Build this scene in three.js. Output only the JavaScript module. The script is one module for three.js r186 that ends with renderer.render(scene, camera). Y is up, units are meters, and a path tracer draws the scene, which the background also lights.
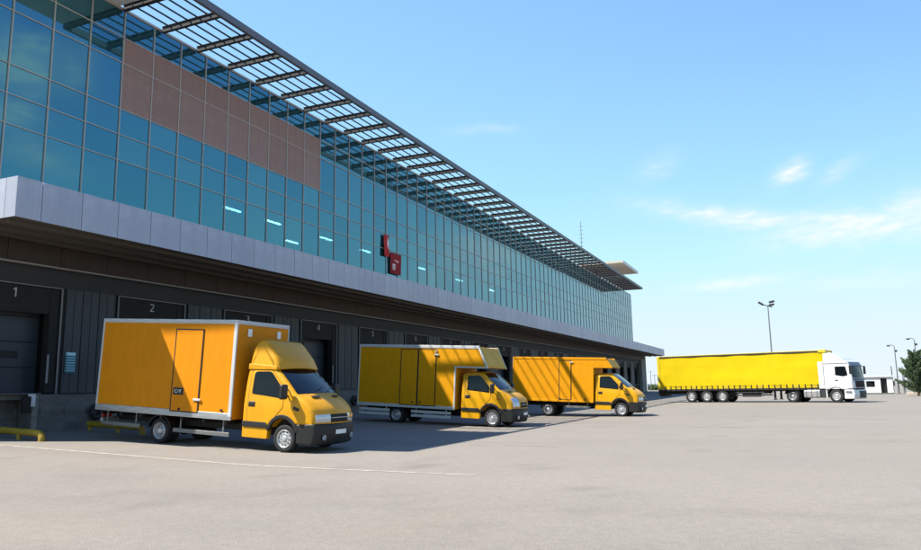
import * as THREE from 'three';
import { mergeGeometries, toCreasedNormals } from 'three/addons/utils/BufferGeometryUtils.js';
import { RoundedBoxGeometry } from 'three/addons/geometries/RoundedBoxGeometry.js';
import { TessellateModifier } from 'three/addons/modifiers/TessellateModifier.js';
import { FontLoader } from 'three/addons/loaders/FontLoader.js';
import { TextGeometry } from 'three/addons/geometries/TextGeometry.js';

// ------------------------------------------------------------------ camera
const scene = new THREE.Scene();
const R = Math.PI / 180;
const camera = new THREE.PerspectiveCamera(41.62, 1024 / 612, 0.1, 6000);
camera.position.set(0, 1.6, 0);
camera.rotation.order = 'YXZ';
camera.rotation.set(8.83 * R, 23.79 * R, -0.948 * R);
scene.add(camera);

// ------------------------------------------------------------------ exposure, sun and sky
const renderer = new THREE.WebGLRenderer({ antialias: true });
renderer.setSize(1024, 612);
renderer.toneMapping = THREE.LinearToneMapping;
const EXPOSURE = 2.3;
renderer.toneMappingExposure = EXPOSURE;
renderer.shadowMap.enabled = true;
renderer.shadowMap.type = THREE.PCFSoftShadowMap;

const toSun = new THREE.Vector3(-1, 1.7, 0.77).normalize();
const sun = new THREE.DirectionalLight(new THREE.Color(1.0, 0.95, 0.86), 5);
sun.target.position.set(-10, 0, -50);
sun.position.copy(sun.target.position).addScaledVector(toSun, 160);
sun.castShadow = true;
sun.shadow.mapSize.set(4096, 4096);
Object.assign(sun.shadow.camera, { left: -90, right: 90, top: 90, bottom: -90, near: 1, far: 400 });
sun.shadow.radius = 1;
scene.add(sun, sun.target);

function mulberry(a) { return () => { a |= 0; a = a + 0x6D2B79F5 | 0; let t = Math.imul(a ^ a >>> 15, 1 | a); t = t + Math.imul(t ^ t >>> 7, 61 | t) ^ t; return ((t ^ t >>> 14) >>> 0) / 4294967296; }; }
const rnd = mulberry(20240611);
const lerp = (a, b, t) => a + (b - a) * t, clamp = (x, a = 0, b = 1) => Math.min(b, Math.max(a, x));
const sstep = (a, b, x) => { const t = clamp((x - a) / (b - a)); return t * t * (3 - 2 * t); };
const hash2 = (x, y, s = 0) => { let h = Math.imul(x, 374761393) + Math.imul(y, 668265263) + Math.imul(s, 974634751) | 0; h = Math.imul(h ^ h >>> 13, 1274126177); return ((h ^ h >>> 16) >>> 0) / 4294967296; };
function vnoise(x, y, per = 0, s = 0) {
  const xi = Math.floor(x), yi = Math.floor(y), fx = x - xi, fy = y - yi, u = fx * fx * (3 - 2 * fx), v = fy * fy * (3 - 2 * fy);
  const w = per ? (k) => ((k % per) + per) % per : (k) => k;
  const a = hash2(w(xi), w(yi), s), b = hash2(w(xi + 1), w(yi), s), c = hash2(w(xi), w(yi + 1), s), d = hash2(w(xi + 1), w(yi + 1), s);
  return lerp(lerp(a, b, u), lerp(c, d, u), v);
}
function fbm(x, y, oct = 4, per = 0, s = 0) { let a = 0, k = 0.5, n = 0; for (let o = 0; o < oct; o++) { a += k * vnoise(x, y, per, s + o); n += k; x *= 2; y *= 2; per *= 2; k *= 0.5; } return a / n; }

{ // sky: air that pales towards the horizon, with thin cirrus streaks
  const W = 4096, H = 2048, data = new Float32Array(W * H * 4);
  const stops = [[-90, 0.36, 0.35, 0.33], [-3, 0.42, 0.43, 0.43], [0, 0.82, 0.91, 0.98], [4, 0.74, 0.91, 1.01], [9, 0.58, 0.93, 1.05], [15, 0.45, 0.83, 1.05], [24, 0.38, 0.72, 1.05], [34, 0.30, 0.60, 1.0], [55, 0.15, 0.34, 0.76], [90, 0.10, 0.25, 0.60]];
  // [azimuth, elevation, half width, half height, tilt, strength, grain] in degrees
  const wisps = [
    [-91.5, 12.1, 6.5, 0.75, -0.16, 0.9], [-84.5, 10.5, 6.0, 1.15, 0.0, 1.0], [-80.0, 11.3, 4.5, 1.2, 0.12, 0.9], [-97.0, 13.4, 4.0, 0.9, -0.25, 0.35],
    [-88.4, 14.9, 1.2, 0.75, 0.25, 0.95], [-85.3, 14.6, 1.5, 0.6, 0.5, 0.35], [-93.0, 7.4, 3.6, 0.42, 0.06, 0.8], [-84.5, 6.9, 5.0, 0.5, 0.0, 0.3],
    [-111.5, 20.2, 3.0, 0.35, 0.0, 0.25], [-98.0, 16.6, 1.8, 0.8, 0.3, 0.25],
    [-34.0, 22.2, 2.6, 1.8, 0.1, 1.25], [-33.4, 18.6, 2.0, 1.2, 0.0, 1.05], [-37.0, 22.2, 1.3, 1.6, 0.0, 0.8], [-35, 16.3, 2.6, 0.9, 0.2, 0.8], [-67.4, 10.2, 3.8, 1.7, 0.1, 1.1], [-64.5, 8.6, 3.0, 1.2, 0.0, 0.8], [-27, 20, 4, 1.6, 0.1, 0.9],
    [-15, 18, 9, 2.0, 0.1, 0.45], [20, 14, 12, 1.6, -0.1, 0.5], [70, 20, 10, 2.2, 0.1, 0.5], [130, 12, 12, 1.5, 0, 0.5], [170, 24, 9, 2.0, 0.2, 0.4], [-140, 14, 10, 1.6, -0.1, 0.45], [-160, 30, 8, 2, 0.1, 0.35], [40, 34, 9, 2, 0, 0.35],
  ];
  for (let j = 0; j < H; j++) {
    const el = ((j + 0.5) / H - 0.5) * 180;
    let k = 0; while (k < stops.length - 2 && el > stops[k + 1][0]) k++;
    const a = stops[k], b = stops[k + 1], t = clamp((el - a[0]) / (b[0] - a[0]));
    const base = [1, 2, 3].map((n) => lerp(a[n], b[n], t));
    for (let i = 0; i < W; i++) {
      const az = ((i + 0.5) / W - 0.5) * 360;
      let c = 0;
      if (el > 0.5 && el < 50) for (const [wa, we, hw, hh, tilt, s] of wisps) {
        let da = az - wa; if (da > 180) da -= 360; if (da < -180) da += 360;
        if (Math.abs(da) > hw * 2.6) continue;
        const wob = (fbm(az * 0.35 + 50, el * 0.5, 3, 0, 5) - 0.5) * hh * 1.6;
        const de = el - we - da * tilt + wob;
        if (Math.abs(de) > hh * 3) continue;
        const env = Math.exp(-1.3 * (da / hw) ** 2 - 1.1 * (de / hh) ** 2);
        const q = fbm(az * 0.5 + 200, el * 0.9, 3, 0, 23) * 2.2, fib = fbm(az * 0.9 + el * 1.1 + q + 200, el * 4.2 - az * 0.35 + q, 6, 0, 11);
        const tx = 0.40 + 1.25 * fib * fib * (0.5 + 1.0 * fbm(az * 2.3 + 300, el * 3.1, 5, 0, 17));
        c = Math.max(c, env * s * tx);
      }
      c = clamp(c * 1.05, 0, 0.92);
      const o = (j * W + i) * 4, white = [1.0, 1.03, 1.06];
      const away = (0.5 + 0.5 * Math.cos((az + 38) * R)) ** 2.5 * sstep(5, 28, el), dim = [0.60, 0.66, 0.98];   // the air is deeper blue opposite the sun
      for (let n = 0; n < 3; n++) data[o + n] = lerp(base[n] * lerp(1.04, dim[n], away), white[n], c) / EXPOSURE;
      data[o + 3] = 1;
    }
  }
  const sky = new THREE.DataTexture(data, W, H, THREE.RGBAFormat, THREE.FloatType);
  sky.mapping = THREE.EquirectangularReflectionMapping; sky.magFilter = sky.minFilter = THREE.LinearFilter; sky.wrapS = THREE.RepeatWrapping;
  sky.needsUpdate = true;
  scene.background = sky; scene.environment = sky;
}

// ------------------------------------------------------------------ helpers
const taken = new Map();
function numbered(name) { const n = taken.get(name) ?? 0; taken.set(name, n + 1); return n ? `${name}_${String(n).padStart(3, '0')}` : name; }
function tag(o, label, category, group, kind) { Object.assign(o.userData, { label, category }); if (group) o.userData.group = group; if (kind) o.userData.kind = kind; return o; }
function thing(name, label, category, pos = [0, 0, 0], group) { const g = new THREE.Group(); g.name = numbered(name); g.position.set(...pos); scene.add(g); return tag(g, label, category, group); }
function shadow(m) { m.castShadow = m.receiveShadow = true; return m; }
function part(parent, name, geo, mat, pos) { const m = shadow(new THREE.Mesh(geo, mat)); m.name = name; if (pos) m.position.set(...pos); parent.add(m); return m; }
function sub(parent, name, pos) { const g = new THREE.Group(); g.name = name; if (pos) g.position.set(...pos); parent.add(g); return g; }
function structure(name, geo, mat) { const m = shadow(new THREE.Mesh(geo, mat)); m.name = numbered(name); m.userData.kind = 'structure'; scene.add(m); return m; }
const plain = (g) => { const n = g.index ? g.toNonIndexed() : g; for (const k of Object.keys(n.attributes)) if (!['position', 'normal', 'uv'].includes(k)) n.deleteAttribute(k); return n; };
const join = (list) => mergeGeometries(list.map(plain));
// a box given by its two corners
function bx(x0, x1, y0, y1, z0, z1, r = 0) {
  const w = Math.abs(x1 - x0), h = Math.abs(y1 - y0), d = Math.abs(z1 - z0);
  const g = r ? new RoundedBoxGeometry(w, h, d, 2, Math.min(r, w / 2.01, h / 2.01, d / 2.01)) : new THREE.BoxGeometry(w, h, d);
  if (!r) { // uv in metres
    const p = g.attributes.position, n = g.attributes.normal, uv = g.attributes.uv;
    for (let i = 0; i < p.count; i++) { if (Math.abs(n.getX(i)) > 0.5) uv.setXY(i, p.getZ(i), p.getY(i)); else if (Math.abs(n.getY(i)) > 0.5) uv.setXY(i, p.getX(i), p.getZ(i)); else uv.setXY(i, p.getX(i), p.getY(i)); }
  }
  return g.translate((x0 + x1) / 2, (y0 + y1) / 2, (z0 + z1) / 2);
}
function tube(pts, r, seg = 8, closed = false) {
  const c = new THREE.CurvePath(), v = pts.map((p) => new THREE.Vector3(...p));
  for (let i = 0; i + 1 < v.length; i++) c.add(new THREE.LineCurve3(v[i], v[i + 1]));
  return new THREE.TubeGeometry(new THREE.CatmullRomCurve3(v, closed, 'catmullrom', 0.05), v.length * 6, r, seg, closed);
}
function rod(a, b, r0, r1 = r0, seg = 10) {
  const A = new THREE.Vector3(...a), B = new THREE.Vector3(...b), d = B.clone().sub(A), g = new THREE.CylinderGeometry(r1, r0, d.length(), seg);
  g.applyQuaternion(new THREE.Quaternion().setFromUnitVectors(new THREE.Vector3(0, 1, 0), d.clone().normalize()));
  return g.translate((A.x + B.x) / 2, (A.y + B.y) / 2, (A.z + B.z) / 2);
}
function shapeOf(pts, r = 0) { // polygon with rounded corners; r or a third number per point gives the radius
  const s = new THREE.Shape(), n = pts.length;
  for (let i = 0; i < n; i++) {
    const p = new THREE.Vector2(pts[i][0], pts[i][1]), a = new THREE.Vector2(...pts[(i + n - 1) % n].slice(0, 2)), b = new THREE.Vector2(...pts[(i + 1) % n].slice(0, 2));
    const rr = pts[i][2] ?? r, da = a.clone().sub(p), db = b.clone().sub(p), ka = Math.min(rr, da.length() * 0.49), kb = Math.min(rr, db.length() * 0.49);
    const q0 = p.clone().addScaledVector(da.normalize(), ka), q1 = p.clone().addScaledVector(db.normalize(), kb);
    if (i === 0) s.moveTo(q0.x, q0.y); else s.lineTo(q0.x, q0.y);
    if (rr) s.quadraticCurveTo(p.x, p.y, q1.x, q1.y);
  }
  s.closePath();
  return s;
}
// a side outline (x, y) extruded across z from z0 to z1
function slabOf(shape, z0, z1, bevel = 0, curve = 6) {
  const g = new THREE.ExtrudeGeometry(shape, { depth: z1 - z0 - 2 * bevel, bevelEnabled: bevel > 0, bevelThickness: bevel, bevelSize: bevel, bevelOffset: -bevel, bevelSegments: 4, curveSegments: curve });
  return g.translate(0, 0, z0 + bevel);
}
function bend(geo, fn, edge = 0.16, crease = 0.6, iter = 7) {
  let g = plain(geo);
  if (edge) g = new TessellateModifier(edge, iter).modify(g);
  const p = g.attributes.position, v = new THREE.Vector3();
  for (let i = 0; i < p.count; i++) { v.fromBufferAttribute(p, i); fn(v); p.setXYZ(i, v.x, v.y, v.z); }
  return toCreasedNormals(g, crease);
}
// a strip of sheet that follows a side outline, thick towards the outside, from z0 to z1
function wrap(line, z0, z1, off, thick, nz = 12) {
  const n = line.length, pos = [], idx = [];
  const nor = line.map((p, i) => { const a = line[Math.max(0, i - 1)], b = line[Math.min(n - 1, i + 1)]; const d = new THREE.Vector2(b[0] - a[0], b[1] - a[1]).normalize(); return [-d.y, d.x]; });
  for (let s = 0; s < 2; s++) for (let j = 0; j <= nz; j++) for (let i = 0; i < n; i++) { const o = off + (s ? thick : 0); pos.push(line[i][0] + nor[i][0] * o, line[i][1] + nor[i][1] * o, lerp(z0, z1, j / nz)); }
  const at = (s, j, i) => s * (nz + 1) * n + j * n + i, quad = (a, b, c, d) => idx.push(a, b, c, a, c, d);
  for (let j = 0; j < nz; j++) for (let i = 0; i + 1 < n; i++) { quad(at(1, j, i), at(1, j + 1, i), at(1, j + 1, i + 1), at(1, j, i + 1)); quad(at(0, j, i), at(0, j, i + 1), at(0, j + 1, i + 1), at(0, j + 1, i)); }
  for (let j = 0; j < nz; j++) for (const i of [0, n - 1]) { const q = [at(0, j, i), at(0, j + 1, i), at(1, j + 1, i), at(1, j, i)]; if (i) q.reverse(); quad(...q); }
  for (let i = 0; i + 1 < n; i++) for (const j of [0, nz]) { const q = [at(0, j, i), at(1, j, i), at(1, j, i + 1), at(0, j, i + 1)]; if (j) q.reverse(); quad(...q); }
  const g = new THREE.BufferGeometry(); g.setAttribute('position', new THREE.Float32BufferAttribute(pos, 3)); g.setAttribute('uv', new THREE.Float32BufferAttribute(new Float32Array(pos.length / 3 * 2), 2)); g.setIndex(idx); g.computeVertexNormals();
  return g;
}

// ------------------------------------------------------------------ materials
function noiseTexture(size, fn, srgb = true) {
  const d = new Uint8Array(size * size * 4);
  for (let j = 0; j < size; j++) for (let i = 0; i < size; i++) { const c = fn(i / size, j / size, i, j), o = (j * size + i) * 4; for (let k = 0; k < 3; k++) d[o + k] = clamp(Array.isArray(c) ? c[k] : c) * 255; d[o + 3] = 255; }
  const t = new THREE.DataTexture(d, size, size); t.wrapS = t.wrapT = THREE.RepeatWrapping; t.magFilter = THREE.LinearFilter; t.minFilter = THREE.LinearMipmapLinearFilter; t.generateMipmaps = true;
  if (srgb) t.colorSpace = THREE.SRGBColorSpace; t.needsUpdate = true; return t;
}
function scaled(t, sx, sy = sx) { const c = t.clone(); c.repeat.set(sx, sy); c.needsUpdate = true; return c; }
function canvasTexture(w, h, draw) { const c = document.createElement('canvas'); c.width = w; c.height = h; draw(c.getContext('2d'), w, h); const t = new THREE.CanvasTexture(c); t.colorSpace = THREE.SRGBColorSpace; return t; }
const std = (r, g, b, rough = 0.6, more = {}) => { const m = new THREE.MeshPhysicalMaterial({ roughness: rough, ...more }); m.color.setRGB(r, g, b); return m; };

const texAsphalt = noiseTexture(1024, (u, v, i, j) => {
  const grain = hash2(i, j, 3), g2 = vnoise(u * 256, v * 256, 256, 9), g3 = fbm(u * 32, v * 32, 4, 32, 21), chip = hash2(i >> 1, j >> 1, 7);
  let a = 0.80 + 0.12 * (grain - 0.5) + 0.10 * (g2 - 0.5) + 0.07 * (g3 - 0.5);
  if (chip > 0.985) a -= 0.16; if (chip < 0.014) a += 0.12;
  return [a, a * 0.992, a * 0.975];
});
const texAsphaltBump = noiseTexture(512, (u, v, i, j) => 0.5 * hash2(i, j, 13) + 0.5 * vnoise(u * 160, v * 160, 160, 15), false);
const texWear = noiseTexture(512, (u, v, i, j) => 0.93 + 0.10 * (fbm(u * 6, v * 6, 5, 6, 31) - 0.5) + 0.05 * (fbm(u * 40, v * 4, 3, 4, 33) - 0.5));
const texGrime = noiseTexture(1024, (u, v, i, j) => { const n = fbm(u * 5, v * 5, 6, 5, 101), m = fbm(u * 60, v * 6, 4, 6, 103), sp = hash2(i >> 1, j >> 1, 107); return 0.95 + 0.07 * (n - 0.5) + 0.07 * (m - 0.5) - 0.03 * sstep(0.62, 0.78, n) - (sp > 0.9985 ? 0.12 : 0); });
const texStreak = noiseTexture(512, (u, v) => 0.86 + 0.22 * (fbm(u * 24, v * 3, 4, 3, 41) - 0.5) + 0.16 * (fbm(u * 5, v * 5, 4, 5, 43) - 0.5));
const texConcrete = noiseTexture(512, (u, v, i, j) => { const a = 0.80 + 0.3 * (fbm(u * 7, v * 7, 6, 7, 51) - 0.5) + 0.08 * (hash2(i, j, 53) - 0.5) - 0.18 * sstep(0.62, 0.8, fbm(u * 12, v * 3, 4, 3, 57)); return [a, a * 0.99, a * 0.96]; });
const texFine = noiseTexture(256, (u, v, i, j) => 0.5 + 0.5 * (fbm(u * 16, v * 16, 4, 16, 61) - 0.5) + 0.2 * (hash2(i, j, 63) - 0.5), false);

const M = {
  ground: std(0.30, 0.272, 0.242, 0.93, { map: scaled(texAsphalt, 1), bumpMap: texAsphaltBump, bumpScale: 0.006, vertexColors: true }),
  paintLine: std(0.56, 0.53, 0.47, 0.8, { map: texConcrete }),
  paintWorn: std(0.40, 0.37, 0.32, 0.85, { map: texConcrete }),
  glass: std(0.085, 0.275, 0.335, 0.03, { metalness: 0.82, transmission: 1, thickness: 0, ior: 1.6, side: THREE.DoubleSide }),
  glassB: std(0.07, 0.25, 0.315, 0.045, { metalness: 0.82, transmission: 1, thickness: 0, ior: 1.6, side: THREE.DoubleSide }),
  glassC: std(0.10, 0.295, 0.345, 0.035, { metalness: 0.82, transmission: 1, thickness: 0, ior: 1.6, side: THREE.DoubleSide }),
  mullion: std(0.42, 0.39, 0.36, 0.5),
  brown: std(0.33, 0.185, 0.13, 0.38, { map: texWear }), brownB: std(0.315, 0.175, 0.122, 0.42, { map: texWear }),
  fascia: std(0.41, 0.425, 0.50, 0.42, { map: scaled(texWear, 0.6), metalness: 0.15 }), fasciaB: std(0.395, 0.41, 0.485, 0.45, { map: scaled(texWear, 0.5), metalness: 0.15 }),
  fasciaBack: std(0.03, 0.03, 0.035, 0.8),
  steel: std(0.16, 0.165, 0.18, 0.5, { metalness: 0.35, map: texWear }),
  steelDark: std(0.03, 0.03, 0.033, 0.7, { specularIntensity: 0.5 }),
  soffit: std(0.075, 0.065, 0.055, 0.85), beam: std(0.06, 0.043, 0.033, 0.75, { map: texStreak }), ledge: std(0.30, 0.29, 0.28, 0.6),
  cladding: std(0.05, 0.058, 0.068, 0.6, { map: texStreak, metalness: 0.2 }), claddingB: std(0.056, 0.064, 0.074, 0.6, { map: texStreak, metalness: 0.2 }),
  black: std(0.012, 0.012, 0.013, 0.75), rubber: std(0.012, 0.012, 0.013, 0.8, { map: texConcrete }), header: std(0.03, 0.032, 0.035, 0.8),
  concrete: std(0.17, 0.175, 0.18, 0.9, { map: texConcrete, bumpMap: texFine, bumpScale: 0.004 }), concreteLight: std(0.30, 0.30, 0.29, 0.85, { map: texConcrete }),
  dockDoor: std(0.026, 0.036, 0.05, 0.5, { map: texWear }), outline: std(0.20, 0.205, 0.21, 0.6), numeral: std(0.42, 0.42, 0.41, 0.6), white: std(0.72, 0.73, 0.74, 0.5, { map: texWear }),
  wall: std(0.32, 0.31, 0.29, 0.85, { map: texConcrete }), roof: std(0.25, 0.25, 0.25, 0.9), interior: std(0.10, 0.11, 0.12, 0.9), interiorDark: std(0.035, 0.04, 0.045, 0.9), beige: std(0.50, 0.45, 0.37, 0.8, { map: texWear }),
  guide: std(0.50, 0.33, 0.02, 0.6, { map: texConcrete }),
};
M.tubeLamp = new THREE.MeshStandardMaterial({ color: 0xffffff, emissive: new THREE.Color(1, 1, 1), emissiveIntensity: 13 });

// ------------------------------------------------------------------ ground
// the yard is flat and rises gently (4 %) towards the loading docks
function gy(x) { const t = -11 - x; if (t <= -1.5) return 0; if (t < 1.5) return 0.04 * (t + 1.5) ** 2 / 6; return 0.04 * Math.min(t, 10.8); }
{
  const axis = (lo, hi, step, far) => { const a = []; for (let v = lo; v <= hi + 1e-6; v += step) a.push(v); let s = step; let v = lo; while (v > -far) { s *= 1.35; v -= s; a.unshift(Math.max(v, -far)); } s = step; v = hi; while (v < far) { s *= 1.35; v += s; a.push(Math.min(v, far)); } return a; };
  const xs = axis(-26, 22, 0.5, 2500), zs = axis(-86, -2, 0.5, 2500);
  const pos = [], uv = [], col = [], idx = [];
  for (const z of zs) for (const x of xs) {
    pos.push(x, gy(x), z); uv.push(x / 2.6, z / 2.6);
    const big = fbm(x * 0.09 + 40, z * 0.16 + 70, 4, 0, 71), mid = fbm(x * 0.5 + 10, z * 0.8 + 10, 3, 0, 77), st = fbm(x * 0.12 + 9, z * 1.3 + 30, 3, 0, 79), spot = fbm(x * 0.8 + 90, z * 0.8 + 20, 3, 0, 83);
    const tr = fbm((x * 0.2 + z) * 1.1 + 30, x * 0.03 + 5, 2, 0, 87), oil = fbm(x * 1.3 + 60, z * 1.3 + 44, 3, 0, 89);
    let a = 1 + 0.15 * (big - 0.5) + 0.07 * (mid - 0.5) + 0.08 * (st - 0.5) - 0.06 * sstep(0.6, 0.75, tr) - 0.10 * sstep(0.66, 0.8, spot) - 0.22 * sstep(0.74, 0.84, oil);
    col.push(a, a * (1 - 0.02 * (big - 0.5)), a * (1 - 0.06 * (mid - 0.5)));
  }
  const n = xs.length;
  for (let j = 0; j + 1 < zs.length; j++) for (let i = 0; i + 1 < n; i++) { const a = j * n + i; idx.push(a, a + n, a + 1, a + 1, a + n, a + n + 1); }
  const g = new THREE.BufferGeometry();
  g.setAttribute('position', new THREE.Float32BufferAttribute(pos, 3)); g.setAttribute('uv', new THREE.Float32BufferAttribute(uv, 2)); g.setAttribute('color', new THREE.Float32BufferAttribute(col, 3)); g.setIndex(idx); g.computeVertexNormals();
  structure('ground', g, M.ground);
}
// painted bay lines and other sheets that lie on the ground: strips broken where they are worn away
function groundStrip(name, path, width, mat, wear = 0, lift = 0.005, seed = 1) {
  const r = mulberry(seed), pos = [], idx = [], uv = [];
  const pts = [];
  for (let i = 0; i + 1 < path.length; i++) { const [x0, z0] = path[i], [x1, z1] = path[i + 1], L = Math.hypot(x1 - x0, z1 - z0), n = Math.max(1, Math.round(L / 0.08)); for (let k = 0; k < n; k++) pts.push([lerp(x0, x1, k / n), lerp(z0, z1, k / n)]); }
  pts.push(path[path.length - 1]);
  let on = false;
  for (let i = 0; i < pts.length; i++) {
    const a = pts[Math.max(0, i - 1)], b = pts[Math.min(pts.length - 1, i + 1)], L = Math.hypot(b[0] - a[0], b[1] - a[1]), nx = -(b[1] - a[1]) / L, nz = (b[0] - a[0]) / L;
    const k = vnoise(i * 0.13, seed * 7.7, 0, seed) * 0.7 + r() * 0.3, live = k > wear;
    const wa = width / 2 * (0.86 + 0.2 * r()), wb = width / 2 * (0.86 + 0.2 * r());
    const p = pts[i];
    for (const [w, s] of [[wa, 1], [wb, -1]]) { const x = p[0] + nx * w * s, z = p[1] + nz * w * s; pos.push(x, gy(x) + lift, z); uv.push(x, z); }
    const c = pos.length / 3;
    if (on && live) idx.push(c - 4, c - 2, c - 3, c - 3, c - 2, c - 1);
    on = live;
  }
  const g = new THREE.BufferGeometry(); g.setAttribute('position', new THREE.Float32BufferAttribute(pos, 3)); g.setAttribute('uv', new THREE.Float32BufferAttribute(uv, 2)); g.setIndex(idx); g.computeVertexNormals();
  const nor = g.attributes.normal; for (let i = 0; i < nor.count; i++) nor.setXYZ(i, 0, 1, 0);
  structure(name, g, mat);
}
groundStrip('bay_line', [[-19.6, -12.75], [-12, -12.95], [-5.3, -12.62]], 0.10, M.paintLine, 0.03, 0.005, 3);
groundStrip('bay_line', [[-19.6, -19.35], [-12, -19.3], [-5.6, -19.05]], 0.10, M.paintWorn, 0.42, 0.005, 4);
groundStrip('bay_line', [[-19.6, -25.9], [-8.6, -25.6]], 0.10, M.paintWorn, 0.5, 0.005, 5);
groundStrip('bay_line', [[-19.6, -32.6], [-7, -32.4]], 0.10, M.paintWorn, 0.5, 0.005, 6);
groundStrip('bay_line', [[-19.6, -43], [-7, -43]], 0.10, M.paintWorn, 0.45, 0.005, 8);

// ------------------------------------------------------------------ the warehouse
const G = -21.1, P = -18.13, F = -18.4, D = -21.5;      // planes of the glass, of the pergola's and of the canopy's outer edge, of the dock wall
const BAY = 1.3695, K0 = -17.753, zk = (k) => K0 - BAY * k;
const O = [-30, 0.43, -62];                            // base of the building
const building = thing('warehouse_building', 'long warehouse with teal glass upper storey, steel sunshade and numbered loading docks', 'warehouse', O);
const wpos = (x, y, z) => [x - O[0], y - O[1], z - O[2]];
const wb = (name, parent, x0, x1, y0, y1, z0, z1, mat, r = 0) => part(parent, name, bx(x0 - O[0], x1 - O[0], y0 - O[1], y1 - O[1], z0 - O[2], z1 - O[2], r), mat);
const rows = [15.42, 14.41, 13.44, 11.70, 10.75, 9.80, 7.52];
{ // glazed storey
  const cw = sub(building, 'curtain_wall');
  const paneGeo = rows.slice(0, -1).map((y, r) => new THREE.PlaneGeometry(BAY - 0.014, y - rows[r + 1] - 0.014).rotateY(Math.PI / 2));
  const brownGeo = [1, 2].map((r) => bx(-0.02, 0.02, -(rows[r] - rows[r + 1] - 0.03) / 2, (rows[r] - rows[r + 1] - 0.03) / 2, -(BAY - 0.03) / 2, (BAY - 0.03) / 2));
  const rest = [];
  for (let k = -4; k < 70; k++) for (let r = 0; r < 6; r++) {
    const y = (rows[r] + rows[r + 1]) / 2, z = (zk(k) + zk(k + 1)) / 2;
    if (k >= 0 && k < 9 && (r === 1 || r === 2)) { part(cw, 'brown_panel', brownGeo[r - 1], rnd() < 0.5 ? M.brown : M.brownB, wpos(G - 0.005, y, z)); continue; }
    const ry = (rnd() - 0.5) * 0.0042, rz = (rnd() - 0.5) * 0.0042, mt = [M.glass, M.glass, M.glassB, M.glassC][Math.floor(rnd() * 4)];
    if (k >= -4 && k < 46) { const m = part(cw, 'glass_pane', paneGeo[r], mt, wpos(G, y, z)); m.rotation.set(0, ry, rz); }
    else { const g = paneGeo[r].clone(); g.applyMatrix4(new THREE.Matrix4().makeRotationFromEuler(new THREE.Euler(0, ry, rz)).setPosition(...wpos(G, y, z))); rest.push(g); }
  }
  part(cw, 'glass_pane', join(rest), M.glass).userData.kind = 'stuff';
  const mg = bx(-0.05, 0.045, -(rows[0] - rows[6]) / 2, (rows[0] - rows[6]) / 2, -0.016, 0.016);
  for (let k = -4; k <= 70; k++) part(cw, 'mullion', mg, M.mullion, wpos(G, (rows[0] + rows[6]) / 2, zk(k)));
  for (const y of rows.slice(1)) wb('transom', cw, G - 0.045, G + 0.033, y - 0.014, y + 0.014, zk(-4) + 0.02, zk(70) - 0.02, M.mullion);
  wb('roof_coping', building, G - 0.3, G + 0.05, 15.44, 15.52, zk(-4) + 0.05, zk(70) - 0.05, M.mullion);
  // storey behind the glass
  wb('roof', building, -60, G - 0.31, 15.2, 15.5, zk(-4), zk(70), M.roof);
  wb('upper_floor', building, -32, G - 0.12, 11.0, 11.6, zk(-4) - 0.2, zk(70) + 0.2, M.interior);
  wb('lower_floor', building, -60, G - 0.12, 7.36, 7.5, zk(-4) - 0.2, zk(70) + 0.2, M.interior);
  wb('inner_wall', building, -32.2, -32.02, 7.5, 15.2, zk(-4) - 0.2, zk(70) + 0.2, M.interiorDark);
  wb('end_wall', building, -60, G - 0.06, 7.36, 15.2, zk(-4), zk(-4) - 0.18, M.wall);
  wb('end_wall', building, -60, G - 0.06, 7.36, 15.2, zk(70) + 0.18, zk(70), M.wall);
  wb('rear_wall', building, -60.2, -60.01, 0.0, 15.5, zk(-4), -125, M.wall);
  for (let k = 0; k <= 12; k++) wb('inner_column', building, -29.3, -28.9, 7.5, 11.0, zk(k * 5 + 2) - 0.2, zk(k * 5 + 2) + 0.2, M.interior);
  // lit strip lamps under the floor above
  for (const [x, z] of [[-25, -28.1], [-25, -31.35], [-25, -36.4], [-27.4, -36.2], [-25, -41], [-25, -49.2], [-25, -56.4], [-25, -64]]) {
    const l = part(building, 'strip_lamp', bx(-0.07, 0.07, -0.03, 0.03, -0.62, 0.62, 0.02), M.tubeLamp, wpos(x, 10.72, z));
    part(l, 'lamp_housing', bx(-0.12, 0.12, 0.032, 0.12, -0.6, 0.6), M.white);
    const a = new THREE.RectAreaLight(0xffffff, 6, 0.012, 1.0); a.position.set(x, 10.68, z); a.rotation.x = -Math.PI / 2; scene.add(a);
  }
}
{ // sunshade pergola along the roof edge
  const pg = sub(building, 'pergola');
  const z0 = -17.64, step = 1.8225, n = 50, z1 = z0 - step * (n - 1);
  wb('outer_beam', pg, P - 0.07, P + 0.07, 15.36, 15.64, z0 + 0.1, z1 - 0.1, M.steel);
  const ib = join([bx(-1.42, 1.41, 0.10, 0.12, -0.07, 0.07), bx(-1.42, 1.41, -0.12, -0.10, -0.07, 0.07), bx(-1.42, 1.41, -0.10, 0.10, -0.03, 0.03)]);
  for (let i = 0; i < n; i++) part(pg, 'cross_beam', ib, M.steelDark, wpos((G + P) / 2, 15.50, z0 - step * i));
  for (let i = 0; i < 5; i++) wb('louvre_bar', pg, P - 0.49 * (i + 1) - 0.015, P - 0.49 * (i + 1) + 0.015, 15.47, 15.53, z0 + 0.05, z1 - 0.05, M.steelDark);
  wb('added_shade_slab', building, -23, P + 0.07, 15.53, 15.68, -9.7, z0 + 0.14, M.white);  // solid slab above the view, added to cast the solid shadow's corner on the yard
  wb('added_shade_slab', building, -60, -23.01, 15.54, 15.67, -9.7, zk(-4) + 0.06, M.white);  // rest of the added shadow-casting slab, back over the near end
}
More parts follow.
